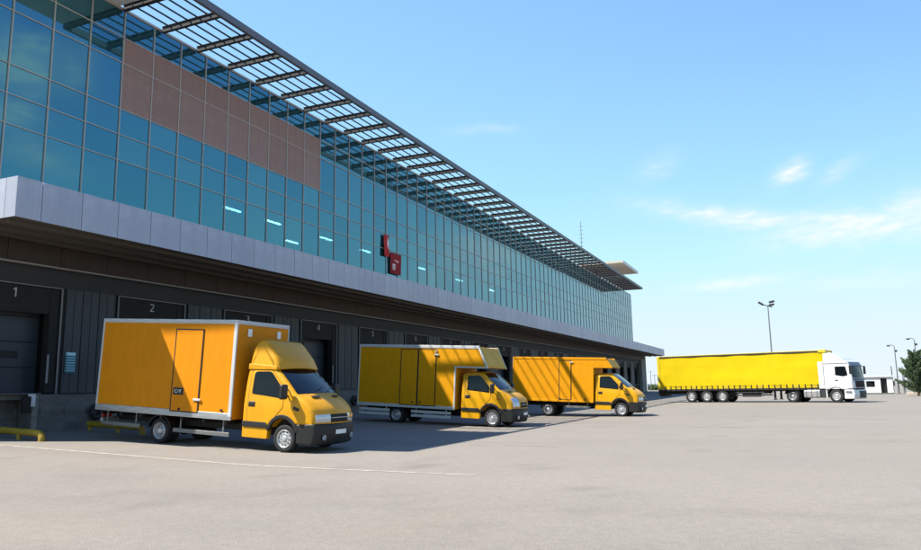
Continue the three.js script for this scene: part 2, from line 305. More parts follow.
{ // canopy over the docks
  const cp = sub(building, 'dock_canopy');
  const top = 7.42, bot = 6.31, zA = -12.4, zB = -126.9;
  const pw = 1.265, fg = bx(0, 0.03, bot, top, -pw + 0.018, 0);
  const seams = [zA, -13.15]; while (seams[seams.length - 1] - pw > zB) seams.push(seams[seams.length - 1] - pw); seams.push(zB);
  for (let i = 0; i + 1 < seams.length; i++) {
    const w = seams[i] - seams[i + 1];
    part(cp, 'fascia_panel', Math.abs(w - pw) < 1e-6 ? fg : bx(0, 0.03, bot, top, -w + 0.018, 0), rnd() < 0.5 ? M.fascia : M.fasciaB, [F - 0.03 - O[0], -O[1], seams[i] - O[2]]);
  }
  for (const [z, s] of [[zA, 1], [zB + 0.03, 1]]) { let x = F - 0.036, w = 0.42; for (let i = 0; i < 4; i++) { const x1 = Math.max(x - w, D + 0.1); if (x1 >= x) break; wb('fascia_panel', cp, x1 + 0.018, x, bot, top, z - 0.03, z, i % 2 ? M.fascia : M.fasciaB); x = x1; w = pw; } }
  wb('canopy_deck', cp, D - 0.2, F - 0.04, top - 0.16, top - 0.04, zA - 0.04, zB + 0.04, M.roof);
  wb('fascia_backing', cp, F - 0.09, F - 0.04, bot + 0.02, top - 0.17, zA - 0.04, zB + 0.04, M.fasciaBack);
  wb('fascia_backing', cp, D, F - 0.1, bot + 0.02, top - 0.17, zA - 0.09, zA - 0.04, M.fasciaBack);
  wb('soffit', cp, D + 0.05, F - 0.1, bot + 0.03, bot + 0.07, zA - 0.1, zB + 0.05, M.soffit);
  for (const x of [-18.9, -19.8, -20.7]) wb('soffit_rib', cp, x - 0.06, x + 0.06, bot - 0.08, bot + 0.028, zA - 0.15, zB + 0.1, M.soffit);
}
// ---- loading docks
const font = await new FontLoader().loadAsync('fonts/droid/droid_sans_regular.typeface.json');
const zBdock = -125;
{
  const dw = sub(building, 'dock_wall');
  // beam of vertical boards under the canopy, with a pale ledge
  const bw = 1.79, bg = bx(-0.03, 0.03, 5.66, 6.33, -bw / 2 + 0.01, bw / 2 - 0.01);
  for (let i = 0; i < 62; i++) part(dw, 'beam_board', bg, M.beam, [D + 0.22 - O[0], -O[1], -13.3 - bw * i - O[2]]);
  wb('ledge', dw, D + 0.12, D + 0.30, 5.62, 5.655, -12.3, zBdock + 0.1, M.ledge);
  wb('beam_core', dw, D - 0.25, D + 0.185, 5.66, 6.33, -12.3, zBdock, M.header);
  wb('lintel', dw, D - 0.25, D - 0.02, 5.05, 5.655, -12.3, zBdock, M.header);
  wb('dock_backing', dw, D - 0.9, D - 0.75, 0.3, 6.3, -12.3, zBdock, M.black);
  wb('dock_floor', dw, D - 0.74, D - 0.03, 1.44, 1.6, -12.3, zBdock, M.concrete);
  wb('end_wall', dw, -60, D + 0.1, 0.2, 6.3, zBdock - 0.01, zBdock - 0.25, M.concreteLight);
  wb('end_wall', dw, -60, D + 0.1, 0.2, 7.3, -12.0, -12.3, M.wall);
  wb('end_column', dw, D - 0.3, D + 0.25, 0.2, 6.3, zBdock + 4.0, zBdock, M.concreteLight);
  const N = 20, pitch = 5.37, zc = (n) => -14.71 - pitch * (n - 1), hw = 1.575;
  const cbw = 0.318, cb = bx(-0.02, 0.02, 1.62, 5.04, -cbw / 2 + 0.012, cbw / 2 - 0.012, 0.008);
  const panelG = bx(-0.025, 0.025, -0.40, 0.40, -hw + 0.3, hw - 0.3, 0.015), bumperG = bx(-0.09, 0.09, -0.25, 0.25, -0.12, 0.12, 0.03);
  const jambG = bx(0, 0.05, 1.62, 5.0, -0.014, 0.014), headG = bx(0, 0.05, 5.0, 5.028, -hw, hw), padG = bx(-0.30, 0.0, 1.62, 4.998, -0.16, 0.16, 0.03), curtainG = bx(-0.03, 0.03, 4.15, 4.998, -hw + 0.32, hw - 0.32);
  for (let n = 1; n <= N; n++) {
    const dd = sub(building, 'loading_dock', wpos(D, O[1], zc(n)));
    for (const s of [-1, 1]) {
      part(dd, 'jamb', jambG, M.outline, [0.0, -O[1], s * (hw - 0.0)]);
      part(dd, 'shelter_pad', padG, M.rubber, [-0.02, -O[1], s * (hw - 0.19)]);
      part(dd, 'dock_bumper', bumperG, M.rubber, [0.32, 1.30 - O[1], s > 0 ? hw - 0.25 : 1.2 - hw]);
      part(dd, 'guide_strip', bx(-0.012, 0.012, 1.95, 2.85, -0.03, 0.03), M.outline, [0.02, -O[1], s * (hw - 0.35)]);
    }
    part(dd, 'head_trim', headG, M.outline, [0.0, -O[1], 0]);
    part(dd, 'head_curtain', curtainG, M.rubber, [-0.08, -O[1], 0]);
    for (let i = 0; i < 4; i++) part(dd, 'door_panel', panelG, M.dockDoor, [-0.6, 2.04 + 0.81 * i - O[1], 0]);
    part(dd, 'door_window', bx(-0.02, 0.02, -0.11, 0.11, -0.32, 0.32, 0.02), M.black, [-0.57, 2.85 - O[1], -0.3]);
    const tg = new TextGeometry(String(n), { font, size: 0.29, depth: 0.015, curveSegments: 4 }); tg.computeBoundingBox(); tg.translate(-(tg.boundingBox.max.x + tg.boundingBox.min.x) / 2, 0, 0); tg.rotateY(Math.PI / 2);
    part(dd, 'dock_number', tg, M.numeral, [-0.046, 4.60 - O[1], 0]);
    part(dd, 'leveller_plate', bx(-0.6, 0.12, -0.03, 0.0, -1.0, 1.0), M.steel, [0.0, 1.64 - O[1], 0]);
  }
  for (let n = 1; n < N; n++) { // piers between the docks: upright cladding boards on a concrete wall
    const z0 = zc(n) - hw, z1 = zc(n + 1) + hw, zm = (z0 + z1) / 2, w = z0 - z1;
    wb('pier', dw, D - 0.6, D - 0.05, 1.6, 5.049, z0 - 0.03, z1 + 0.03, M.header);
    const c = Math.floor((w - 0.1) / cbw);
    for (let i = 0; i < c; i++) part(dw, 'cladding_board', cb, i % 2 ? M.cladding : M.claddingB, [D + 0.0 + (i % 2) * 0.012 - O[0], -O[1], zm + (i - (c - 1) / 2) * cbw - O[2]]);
    wb('dock_plinth', dw, D - 0.4, D + 0.2, 0.2, 1.585, z0 + 0.92, z1 + 0.28 - 0.5, M.concrete, 0.02);
    wb('plinth_edge', dw, D + 0.19, D + 0.215, 0.45, 1.58, z0 + 0.72, z0 + 0.90, M.concreteLight);
    part(dw, 'corner_plate', bx(-0.02, 0.02, -0.19, 0.19, -0.12, 0.12, 0.01), M.white, wpos(D + 0.24, 1.42, z0 + 0.96));
    part(dw, 'rubber_ring', new THREE.TorusGeometry(0.19, 0.09, 8, 18).rotateY(Math.PI / 2), M.black, wpos(D + 0.29, 1.0, zm - 0.25));
  }
  wb('pit_wall', dw, D - 0.7, D - 0.5, 0.2, 1.43, -12.3, zBdock, M.concrete);
  // blue notice with printed rows on the first pier
  const notice = canvasTexture(64, 128, (c, w, h) => { c.fillStyle = '#1d4656'; c.fillRect(0, 0, w, h); c.fillStyle = '#9fd2dd'; c.fillRect(6, 6, 52, 18); c.fillStyle = '#6fb0c0'; for (let i = 0; i < 6; i++) c.fillRect(6, 32 + i * 15, 52, 8); });
  part(building, 'notice_plate', bx(-0.01, 0.01, -0.36, 0.36, -0.2, 0.2), new THREE.MeshStandardMaterial({ map: (() => { const t = scaled(notice, 2.5, 1.39); t.offset.set(0.5, 0.5); return t; })(), roughness: 0.5 }), wpos(D + 0.06, 2.62, -16.72));
}
{ // far stair tower with its flat roof slab, and the mast
  const st = thing('stair_tower', 'flat beige roof slab on a tower rising behind the far end of the sunshade', 'tower', [-29, 15.5, -114]);
  part(st, 'tower_wall', bx(-3.5, 2, 0, 4.5, -4.5, 1.2), M.wall);
  part(st, 'roof_slab', bx(-4, 7.75, 4.5, 4.85, -7.9, 4.6), M.beige);
  part(st, 'slab_edge', bx(7.752, 7.82, 4.47, 4.9, -7.95, 4.65), M.white);
  const ms = thing('antenna_mast', 'thin radio mast with short cross rods on the warehouse roof', 'antenna', [-24, 15.5, -95.6]);
  part(ms, 'pole', rod([0, 0, 0], [0, 8.4, 0], 0.06, 0.03, 6), M.steel);
  for (let i = 0; i < 6; i++) part(ms, 'rod', rod([-0.35 + i * 0.02, 4.9 + i * 0.55, 0.1], [0.35 - i * 0.02, 4.9 + i * 0.55, -0.1], 0.022, 0.022, 5), M.steel);
}
{ // red flags hung at the glazing
  const flagTex = canvasTexture(128, 128, (c) => { c.fillStyle = '#8e1214'; c.fillRect(0, 0, 128, 128); c.fillStyle = '#d9b4a8'; c.fillRect(44, 40, 58, 7); c.fillRect(78, 47, 18, 5); c.fillStyle = '#e6d6d0'; c.fillRect(24, 70, 7, 34); c.fillRect(35, 66, 8, 38); c.fillRect(47, 72, 7, 30); c.fillRect(24, 66, 30, 6); });
  const wave = (w, h, ax) => { const g = new THREE.BoxGeometry(0.02, h, w, 1, 10, 14), p = g.attributes.position; for (let i = 0; i < p.count; i++) p.setX(i, p.getX(i) + ax * Math.sin(p.getZ(i) * 9 + p.getY(i) * 2)); return toCreasedNormals(plain(g), 1); };
  const f1 = thing('red_banner', 'square dark red banner with white marks hung against the glass wall', 'banner', [G + 0.12, 8.4, -37.92]);
  part(f1, 'cloth', wave(1.26, 1.25, 0.02), new THREE.MeshStandardMaterial({ map: flagTex, roughness: 0.85 }), [0, 0.63, 0]);
  part(f1, 'pole', rod([0, 1.28, -0.68], [0, 1.28, 0.68], 0.02), M.steel);
  const f2 = thing('red_flag', 'narrow red and white pennant above the square red banner on the glass wall', 'flag', [G + 0.12, 9.35, -36.8]);
  const pen = canvasTexture(64, 128, (c) => { c.fillStyle = '#b0201c'; c.fillRect(0, 0, 64, 128); c.fillStyle = '#e6e2dc'; c.beginPath(); c.moveTo(40, 4); c.lineTo(62, 30); c.lineTo(60, 84); c.lineTo(44, 52); c.fill(); });
  part(f2, 'cloth', wave(0.62, 1.25, 0.03), new THREE.MeshStandardMaterial({ map: pen, roughness: 0.85 }), [0, 0.62, 0]);
  part(f2, 'pole', rod([0, 1.26, -0.34], [0, 1.26, 0.34], 0.02), M.steel);
}
// yellow wheel guides on the ground before the first docks
for (const [i, z, x1, label] of [[0, -14.0, -18.9, 'yellow steel wheel guide pipe at dock one, nearest the picture edge'], [1, -17.2, -18.6, 'yellow steel wheel guide pipe behind the rear of the nearest box truck']]) {
  const g = thing('wheel_guide', label, 'wheel guide', [-21, gy(-21), z], 'yellow wheel guides');
  const L = x1 + 21, dy = gy(x1) - gy(-21);
  part(g, 'pipe', tube([[0, 0.22, 0], [L * 0.5, 0.22 + dy / 2, 0], [L - 0.2, 0.22 + dy, 0], [L - 0.05, 0.18 + dy, 0], [L, 0.10 + dy, 0], [L, dy - 0.02, 0]], 0.095, 12), M.guide);
  for (const k of [0.02, 0.55]) part(g, 'post', rod([L * k, dy * k - 0.02, 0], [L * k, dy * k + 0.2, 0], 0.06), M.guide);
}

// ------------------------------------------------------------------ vehicles
const paint = (r, g, b, more = {}) => std(r, g, b, 0.5, { clearcoat: 0.25, clearcoatRoughness: 0.12, specularIntensity: 0.5, map: scaled(texWear, 0.35), ...more });
Object.assign(M, {
  cabA: paint(0.66, 0.305, 0.0), boxA: std(0.66, 0.228, 0.0, 0.6, { map: scaled(texGrime, 0.28), specularIntensity: 0.35 }),
  cabB: paint(0.66, 0.32, 0.0), boxB: std(0.66, 0.285, 0.0, 0.6, { map: scaled(texGrime, 0.28), specularIntensity: 0.35 }),
  cabC: paint(0.70, 0.34, 0.0), boxC: std(0.68, 0.275, 0.0, 0.6, { map: scaled(texGrime, 0.28), specularIntensity: 0.35 }),
  noseB: std(0.60, 0.385, 0.09, 0.75, { map: texWear, specularIntensity: 0.25 }),
  alu: std(0.50, 0.51, 0.52, 0.38, { metalness: 0.55, map: texStreak }), rail: std(0.62, 0.62, 0.61, 0.45, { map: texStreak }),
  guardSteel: std(0.20, 0.20, 0.20, 0.5, { map: texStreak, metalness: 0.3 }), trim: std(0.009, 0.009, 0.0095, 0.55, { map: texConcrete }), chassis: std(0.009, 0.009, 0.0095, 0.7, { map: texConcrete }),
  vglass: std(0.004, 0.006, 0.008, 0.03, { ior: 1.45, specularIntensity: 0.8 }),
  lens: std(0.42, 0.44, 0.46, 0.12, { clearcoat: 1, clearcoatRoughness: 0.03, metalness: 0.55 }), amber: std(0.55, 0.17, 0.01, 0.25, { clearcoat: 1 }), red: std(0.45, 0.02, 0.015, 0.3, { clearcoat: 1 }),
  tyre: std(0.009, 0.009, 0.0095, 0.85, { bumpMap: texFine, bumpScale: 0.003 }), rim: std(0.52, 0.52, 0.53, 0.4, { metalness: 0.5, map: texWear }), rimDark: std(0.03, 0.03, 0.032, 0.6), plate: std(0.72, 0.72, 0.70, 0.4),
  seam: std(0.008, 0.007, 0.006, 0.8), cabWhite: std(0.56, 0.58, 0.61, 0.38, { clearcoat: 0.4, clearcoatRoughness: 0.1, map: texWear }), visor: std(0.07, 0.095, 0.14, 0.4, { specularIntensity: 0.6 }),
  curtain: std(0.58, 0.425, 0.0, 0.6, { specularIntensity: 0.35, map: scaled(texWear, 0.5), bumpMap: texFine, bumpScale: 0.002 }), curtainDark: std(0.50, 0.36, 0.004, 0.6, { map: texWear }), strap: std(0.012, 0.011, 0.008, 0.7), frameYellow: std(0.60, 0.45, 0.02, 0.5, { map: texWear }),
});
// a wheel on its axle along z, outer face towards +z
const wheelGeo = new Map();
function wheelGeos(r, w, rimR, dish) {
  const key = [r, w, rimR, dish].join();
  if (!wheelGeo.has(key)) {
    const pt = (list) => list.map(([a, b]) => new THREE.Vector2(a, b));
    const tyre = new THREE.LatheGeometry(pt([[rimR * 0.97, -w * 0.42], [rimR * 1.02, -w * 0.47], [r * 0.86, -w * 0.5], [r * 0.955, -w * 0.44], [r, -w * 0.34], [r, -w * 0.12], [r * 0.985, -w * 0.11], [r * 0.985, -w * 0.08], [r, -w * 0.07], [r, w * 0.07], [r * 0.985, w * 0.08], [r * 0.985, w * 0.11], [r, w * 0.12], [r, w * 0.34], [r * 0.955, w * 0.44], [r * 0.86, w * 0.5], [rimR * 1.02, w * 0.47], [rimR * 0.97, w * 0.42]]), 40).rotateX(Math.PI / 2);
    const rim = new THREE.LatheGeometry(pt([[rimR * 0.98, -w * 0.4], [rimR * 0.985, w * 0.40], [rimR * 1.0, w * 0.47], [rimR * 0.95, w * 0.47], [rimR * 0.90, w * 0.40], [rimR * 0.86, w * (0.40 - dish)], [rimR * 0.62, w * (0.44 - dish * 0.6)], [rimR * 0.42, w * (0.46 - dish * 0.5)], [rimR * 0.36, w * 0.30], [rimR * 0.34, w * 0.44], [rimR * 0.22, w * 0.48], [0.0005, w * 0.48]]), 36).rotateX(Math.PI / 2);
    const bolts = [], holes = [];
    for (let i = 0; i < 8; i++) { const a = i * Math.PI / 4; bolts.push(new THREE.CylinderGeometry(rimR * 0.045, rimR * 0.05, w * 0.08, 6).rotateX(Math.PI / 2).translate(Math.cos(a) * rimR * 0.5, Math.sin(a) * rimR * 0.5, w * (0.47 - dish * 0.5))); }
    for (let i = 0; i < 10; i++) { const a = i * Math.PI / 5 + 0.3; holes.push(new THREE.CylinderGeometry(rimR * 0.085, rimR * 0.085, w * 0.05, 10).scale(1, 1, 1.3).rotateX(Math.PI / 2).rotateZ(0).translate(Math.cos(a) * rimR * 0.74, Math.sin(a) * rimR * 0.74, w * (0.42 - dish * 0.8))); }
    wheelGeo.set(key, { tyre, rim, bolts: join(bolts), holes: join(holes) });
  }
  return wheelGeo.get(key);
}
function wheel(parent, x, y, z, r, w, rimR, dish = 0.25, rimMat = M.rim) {
  const g = wheelGeos(r, w, rimR, dish), o = sub(parent, 'wheel', [x, y, z]);
  if (z < 0) o.rotation.y = Math.PI;
  o.rotation.z = (x * 3.7 + z) % 1;
  part(o, 'tyre', g.tyre, M.tyre); part(o, 'rim', g.rim, rimMat); for (const [n, q, m] of [['wheel_nuts', g.bolts, M.rimDark], ['rim_holes', g.holes, M.black]]) part(o, n, q, m).userData.kind = 'stuff';
  return o;
}
const mirrorZ = (g) => { const n = plain(g).clone(); n.scale(1, 1, -1); const p = n.attributes; for (const k of Object.keys(p)) { const a = p[k], s = a.itemSize; for (let i = 0; i < a.count; i += 3) for (let c = 0; c < s; c++) { const t = a.array[(i + 1) * s + c]; a.array[(i + 1) * s + c] = a.array[(i + 2) * s + c]; a.array[(i + 2) * s + c] = t; } } return n; };
const arc = (cx, cy, r, a0, a1, n = 10) => Array.from({ length: n + 1 }, (_, i) => { const a = lerp(a0, a1, i / n) * R; return [cx + r * Math.cos(a), cy + r * Math.sin(a), 0]; });

// Body of a panel-van cab: x forward from the front axle, y up, z across (right-hand side of the truck is +z)
const HW = 0.985;
function vanBend(v) {
  const up = clamp((v.y - 1.12) / 1.08), fr = clamp((v.x - 0.1) / 1.05), zr = v.z / HW;
  const s = (1 - 0.125 * Math.pow(up, 1.25)) * (1 - 0.11 * fr * fr);
  v.x -= 0.20 * clamp((v.x + 0.75) / 1.85) * zr * zr;
  v.y -= 0.05 * up * zr * zr + 0.03 * fr * zr * zr * sstep(0.75, 1.1, v.y);
  v.z *= s;
}
const vanParts = {};
{
  const archBack = arc(0, 0.36, 0.50, 28, 152, 12).map(([x, y]) => [x, y, 0]);
  const outline = [[-1.38, 0.60, 0.01], [-1.38, 2.08, 0.06], [-1.20, 2.17, 0.10], [-0.48, 2.20, 0.22], [0.36, 1.49, 0.10], [0.70, 1.34, 0.3], [0.93, 1.14, 0.12], [1.01, 0.94, 0.08], [1.0, 0.70, 0.02], [0.47, 0.70, 0.02], ...archBack.slice(0, -1), [-0.475, 0.60, 0.01]];
  vanParts.body = bend(slabOf(shapeOf(outline), -HW, HW, 0.075, 5), vanBend, 0.14, 0.55);
  const W0 = [-0.43, 2.145], W1 = [0.36, 1.505];
  const screen = Array.from({ length: 7 }, (_, i) => [lerp(W0[0], W1[0], i / 6), lerp(W0[1], W1[1], i / 6) + 0.025 * Math.sin(Math.PI * i / 6)]);
  vanParts.screen = bend(wrap(screen.slice().reverse(), -0.90, 0.90, 0.0, 0.014, 18), (v) => { const t = clamp((v.y - 1.5) / 0.65); v.z *= 1 - 0.03 * t; vanBend(v); }, 0, 1.2);
  const side = (pts, r, z0, z1, b) => bend(slabOf(shapeOf(pts, r), z0, z1, b), vanBend, 0.12, 0.6);
  vanParts.window = side([[-1.13, 1.44, 0.06], [-1.13, 2.05, 0.10], [-0.58, 2.075, 0.10], [-0.09, 1.62, 0.04], [-0.09, 1.36, 0.04], [-0.55, 1.40, 0.2]], 0.05, HW - 0.05, HW + 0.012, 0.004);
  vanParts.quarter = side([[-0.075, 1.44, 0.02], [-0.075, 1.57, 0.02], [0.12, 1.44, 0.03]], 0.02, HW - 0.05, HW + 0.010, 0.003);
  const doorPts = [[-1.22, 0.66, 0.02], [-1.22, 2.08, 0.12], [-0.56, 2.11, 0.12], [-0.02, 1.60, 0.05], [-0.02, 1.12, 0.05], [-0.36, 0.80, 0.15], [-0.50, 0.66, 0.03]];
  vanParts.door = side(doorPts, 0.02, HW - 0.03, HW + 0.006, 0.004);
  vanParts.doorGap = side(doorPts.map(([x, y, r]) => [x + (x + 0.6) * 0.022, y + (y - 1.4) * 0.016, r]), 0.02, HW - 0.035, HW + 0.0015, 0.001);
  vanParts.strip = side([[-1.36, 0.585], [-1.36, 0.72], [-0.56, 0.72], [-0.50, 0.585]], 0.01, HW - 0.04, HW + 0.018, 0.003);
  vanParts.skirt = side([[-1.36, 0.30, 0.03], [-1.36, 0.58], [-0.51, 0.58], [-0.52, 0.30, 0.05]], 0.01, HW - 0.16, HW - 0.012, 0.012);
  const lip = [...arc(0, 0.36, 0.585, 18, 162, 14), ...arc(0, 0.36, 0.49, 162, 18, 14)];
  vanParts.lip = side(lip, 0, HW - 0.06, HW + 0.018, 0.008);
  vanParts.bumper = bend(slabOf(shapeOf([[0.50, 0.24, 0.04], [0.48, 0.725, 0.02], [1.01, 0.765, 0.03], [1.06, 0.72, 0.04], [1.07, 0.48, 0.06], [1.0, 0.22, 0.06]]), -HW - 0.01, HW + 0.01, 0.04, 4), vanBend, 0.14, 0.6);
  const nose = [[1.016, 0.80], [1.02, 0.86], [1.015, 0.93], [0.99, 1.0], [0.96, 1.06]];
  vanParts.grille = bend(wrap(nose.slice(0, 4).reverse(), -0.40, 0.40, -0.01, 0.022, 8).toNonIndexed(), vanBend, 0, 0.6);
  vanParts.grilleBar = bend(wrap([[1.03, 0.905], [1.03, 0.925]].reverse(), -0.40, 0.40, 0.0, 0.018, 8), vanBend, 0, 0.6);
  vanParts.lampLow = bend(wrap(nose.slice(0, 4).reverse(), 0.43, 0.925, -0.012, 0.026, 8), vanBend, 0, 0.9);
  vanParts.lampHigh = bend(wrap([[1.018, 0.83], [1.015, 0.93], [0.985, 1.02], [0.945, 1.11], [0.875, 1.185]].reverse(), 0.52, 0.93, -0.006, 0.026, 8), (v) => { v.z += 0.02; vanBend(v); }, 0, 0.9);
  vanParts.indicator = side([[0.34, 1.10], [0.36, 1.19], [0.56, 1.13], [0.54, 1.06]], 0.03, HW - 0.05, HW + 0.008, 0.003);
  vanParts.vent = bend(wrap([[0.52, 1.458], [0.60, 1.424]].reverse(), 0.32, 0.62, 0.0, 0.012, 4), vanBend, 0, 0.6);
  vanParts.plate = bend(wrap([[1.072, 0.50], [1.072, 0.61]].reverse(), -0.26, 0.26, 0.004, 0.012, 4), vanBend, 0, 0.6);
  vanParts.mirror = join([new RoundedBoxGeometry(0.13, 0.38, 0.24, 3, 0.05).translate(0.05, 1.53, HW + 0.20), rod([0.02, 1.42, HW - 0.06], [0.05, 1.44, HW + 0.15], 0.025), rod([0.0, 1.58, HW - 0.10], [0.05, 1.58, HW + 0.13], 0.018)]);
  vanParts.handle = bend(bx(-1.20, -0.98, 1.10, 1.24, HW - 0.02, HW + 0.02, 0.03), vanBend, 0, 0.6);
  vanParts.fog = new THREE.CylinderGeometry(0.07, 0.07, 0.03, 16).rotateZ(Math.PI / 2).translate(0.985, 0.42, 0.62);
  vanParts.wiper = tube([[0.42, 1.515, 0.35], [0.30, 1.60, 0.05], [0.24, 1.655, -0.25]], 0.009, 5);
}
function boxTruck(name, label, o) {
  const g = thing(name, label, 'box truck', o.at, 'yellow box trucks at the docks');
  g.rotation.set(0, o.yaw * R, 0);
  const tilt = Math.atan2(o.rise, o.wb);                      // the slope that the truck stands on
  g.rotateZ(-tilt);
  const rake = new THREE.Matrix4().makeRotationZ(-o.rake * R).setPosition(0, 0, 0);
  const add = (parent, nm, geo, mat) => part(parent, nm, parent === g ? geo.clone().applyMatrix4(rake) : geo, mat);
  const both = (nm, geo, mat) => { add(g, nm, geo, mat); add(g, nm, mirrorZ(geo), mat); };
  const inner = (par, nm, geo, mat) => part(par, nm, geo.clone().applyMatrix4(rake), mat);
  const body = add(g, 'cab_body', vanParts.body, o.cab);
  add(g, 'windscreen', vanParts.screen, M.vglass);
  inner(body, 'wiper', vanParts.wiper, M.trim); inner(body, 'wiper', vanParts.wiper.clone().translate(0, 0, -0.5), M.trim);
  for (const s of [0, 1]) {
    const f = s ? mirrorZ : (x) => x;
    const d = add(g, 'door', f(vanParts.door), o.cab);
    inner(d, 'door_gap', f(vanParts.doorGap), M.seam); inner(d, 'window', f(vanParts.window), M.vglass); inner(d, 'handle', f(vanParts.handle), M.trim); inner(d, 'quarter_window', f(vanParts.quarter), M.vglass);
    inner(body, 'hood_vent', f(vanParts.vent), M.seam);
    add(g, 'mirror', f(vanParts.mirror), M.trim);
    add(g, 'headlight', f(o.newer ? vanParts.lampHigh : vanParts.lampLow), M.lens);
    add(g, 'indicator', f(vanParts.indicator), o.newer ? M.amber : M.trim);
  }
  both('side_strip', vanParts.strip, M.trim); both('sill', vanParts.skirt, o.cab); both('wheel_arch', vanParts.lip, M.trim);
  const bmp = add(g, 'bumper', vanParts.bumper, M.trim);
  inner(bmp, 'number_plate', vanParts.plate, M.plate); inner(bmp, 'fog_light', vanParts.fog, M.lens); inner(bmp, 'fog_light', mirrorZ(vanParts.fog), M.lens);
  const gr = add(g, 'grille', vanParts.grille, M.seam); inner(gr, 'grille_bar', vanParts.grilleBar, M.alu);
  // wheels
  const r = 0.345;
  for (const s of [-1, 1]) {
    wheel(g, 0, r, s * 0.855, r, 0.22, 0.225, 0.12, o.newer ? M.rim : M.rim);
    wheel(g, -o.wb, r, s * 0.86, r, 0.21, 0.225, 0.62, M.rim); wheel(g, -o.wb, r, s * 0.62, r, 0.21, 0.225, 0.62, M.rimDark);
    const fl = slabOf(shapeOf([...arc(-o.wb, r, 0.44, 12, 168, 12), ...arc(-o.wb, r, 0.415, 168, 12, 12)]), s > 0 ? 0.50 : -0.98, s > 0 ? 0.98 : -0.50);
    part(g, 'mudguard', fl, M.trim);
  }
  part(g, 'front_axle', rod([0, r, -0.75], [0, r, 0.75], 0.05), M.chassis); part(g, 'rear_axle', join([rod([-o.wb, r, -0.8], [-o.wb, r, 0.8], 0.07), new THREE.SphereGeometry(0.17, 12, 8).translate(-o.wb, r, 0)]), M.chassis);
  // chassis
  const b = o.box;
  add(g, 'chassis_frame', join([bx(b.x0 + 0.1, 0.7, 0.40, 0.58, 0.32, 0.42), bx(b.x0 + 0.1, 0.7, 0.40, 0.58, -0.42, -0.32), ...[-0.8, -1.9, -3.0, -o.wb + 0.6, -o.wb - 0.7, b.x0 + 0.2].map((x) => bx(x - 0.04, x + 0.04, 0.42, 0.56, -0.318, 0.318)), ...Array.from({ length: 7 }, (_, i) => { const x = lerp(b.x0 + 0.2, b.x1 - 0.2, i / 6); return bx(x - 0.035, x + 0.035, 0.585, b.y0 + 0.01, -b.hw + 0.05, b.hw - 0.05); })]), M.chassis);
  add(g, 'engine_block', bx(-1.3, 0.62, 0.35, 0.62, -0.5, 0.5, 0.05), M.chassis);
  add(g, 'wheel_housing', bx(-0.62, 0.60, 0.55, 0.99, -0.70, 0.70, 0.05), M.chassis);
  add(g, 'fuel_tank', bx(-2.5, -1.75, 0.28, 0.62, -0.92, -0.5, 0.06), M.chassis);
  // load box: skin panels between rails
  const bxg = sub(g, 'load_box'); bxg.matrix.copy(rake); bxg.matrix.decompose(bxg.position, bxg.quaternion, bxg.scale);
  const { x0, x1, y0, y1, hw } = b, T = o.rails.top, B = o.rails.bottom;
  const edgePts = b.nose ? [[x0, y0], [x0, y1], [b.nose.xt, y1 - 0.03], [b.nose.xb, b.nose.y], [x1, b.nose.y], [x1, y0]] : [[x0, y0], [x0, y1], [x1, y1], [x1, y0]];
  part(bxg, 'box_skin', slabOf(shapeOf(edgePts, 0.015), -hw, hw, 0.012, 3), o.boxMat);
  for (const s of [-1, 1]) {
    const e = (q0, q1) => [s > 0 ? q0 : -q1, s > 0 ? q1 : -q0], [za, zb] = e(hw - 0.03, hw + 0.016), [zc, zd] = e(hw - 0.03, hw + 0.013), [ze, zf] = e(hw - 0.03, hw + 0.019);
    part(bxg, 'top_rail', bx(x0 - 0.012, b.nose ? b.nose.xt + 0.02 : x1 + 0.012, y1 - T, y1 + 0.014, za, zb, 0.012), o.railMat);
    part(bxg, 'bottom_rail', bx(x0 - 0.012, x1 + 0.012, y0 - 0.02, y0 + B, za, zb, 0.012), o.bottomMat ?? o.railMat);
    part(bxg, 'corner_post', bx(x0 - 0.014, x0 + o.rails.rear, y0 + B * 0.6, y1 - T * 0.5, zc, zd, 0.01), o.postMat ?? o.railMat);
    if (!b.nose) part(bxg, 'corner_post', bx(x1 - 0.10, x1 + 0.016, y0 + B * 0.4, y1 - T * 0.4, ze, zf, 0.02), o.railMat);
    else {
      part(bxg, 'corner_post', bx(x1 - 0.05, x1 + 0.016, y0 + B * 0.4, b.nose.y, ze, zf, 0.012), o.noseRail);
      part(bxg, 'nose_rail', slabOf(shapeOf([[b.nose.xb, b.nose.y - 0.02], [b.nose.xb - 0.055, b.nose.y + 0.04], [x1 - 0.05, b.nose.y + 0.04], [x1 - 0.05, b.nose.y - 0.02]]), zc, zd), o.noseRail);
      if (o.noseFront) part(bxg, 'nose_edge', slabOf(shapeOf([[b.nose.xt + 0.015, y1], [b.nose.xb + 0.015, b.nose.y - 0.01], [b.nose.xb - 0.06, b.nose.y], [b.nose.xt - 0.06, y1]]), ze, zf), o.noseRail);
    }
  }
  if (!b.nose) { part(bxg, 'front_rail', bx(x1 + 0.0, x1 + 0.02, y1 - 0.1, y1 + 0.012, -hw, hw, 0.008), o.railMat); for (const z of [-0.62, 0.62]) part(bxg, 'marker_lamp', bx(x1 + 0.002, x1 + 0.05, y1 - 0.42, y1 - 0.20, z - 0.075, z + 0.075, 0.02), M.plate); }
  else { // panel on the sloping front of the nose
    const dx = b.nose.xb - b.nose.xt, h = y1 - b.nose.y, L = Math.hypot(dx, h), q = bx(-0.01, 0.015, -L / 2 + 0.05, L / 2 - 0.05, -hw + 0.05, hw - 0.05, 0.01); q.rotateZ(Math.atan2(dx, h)); q.translate((b.nose.xt + b.nose.xb) / 2, (y1 + b.nose.y) / 2, 0); part(bxg, 'nose_panel', q, o.noseMat);
  }
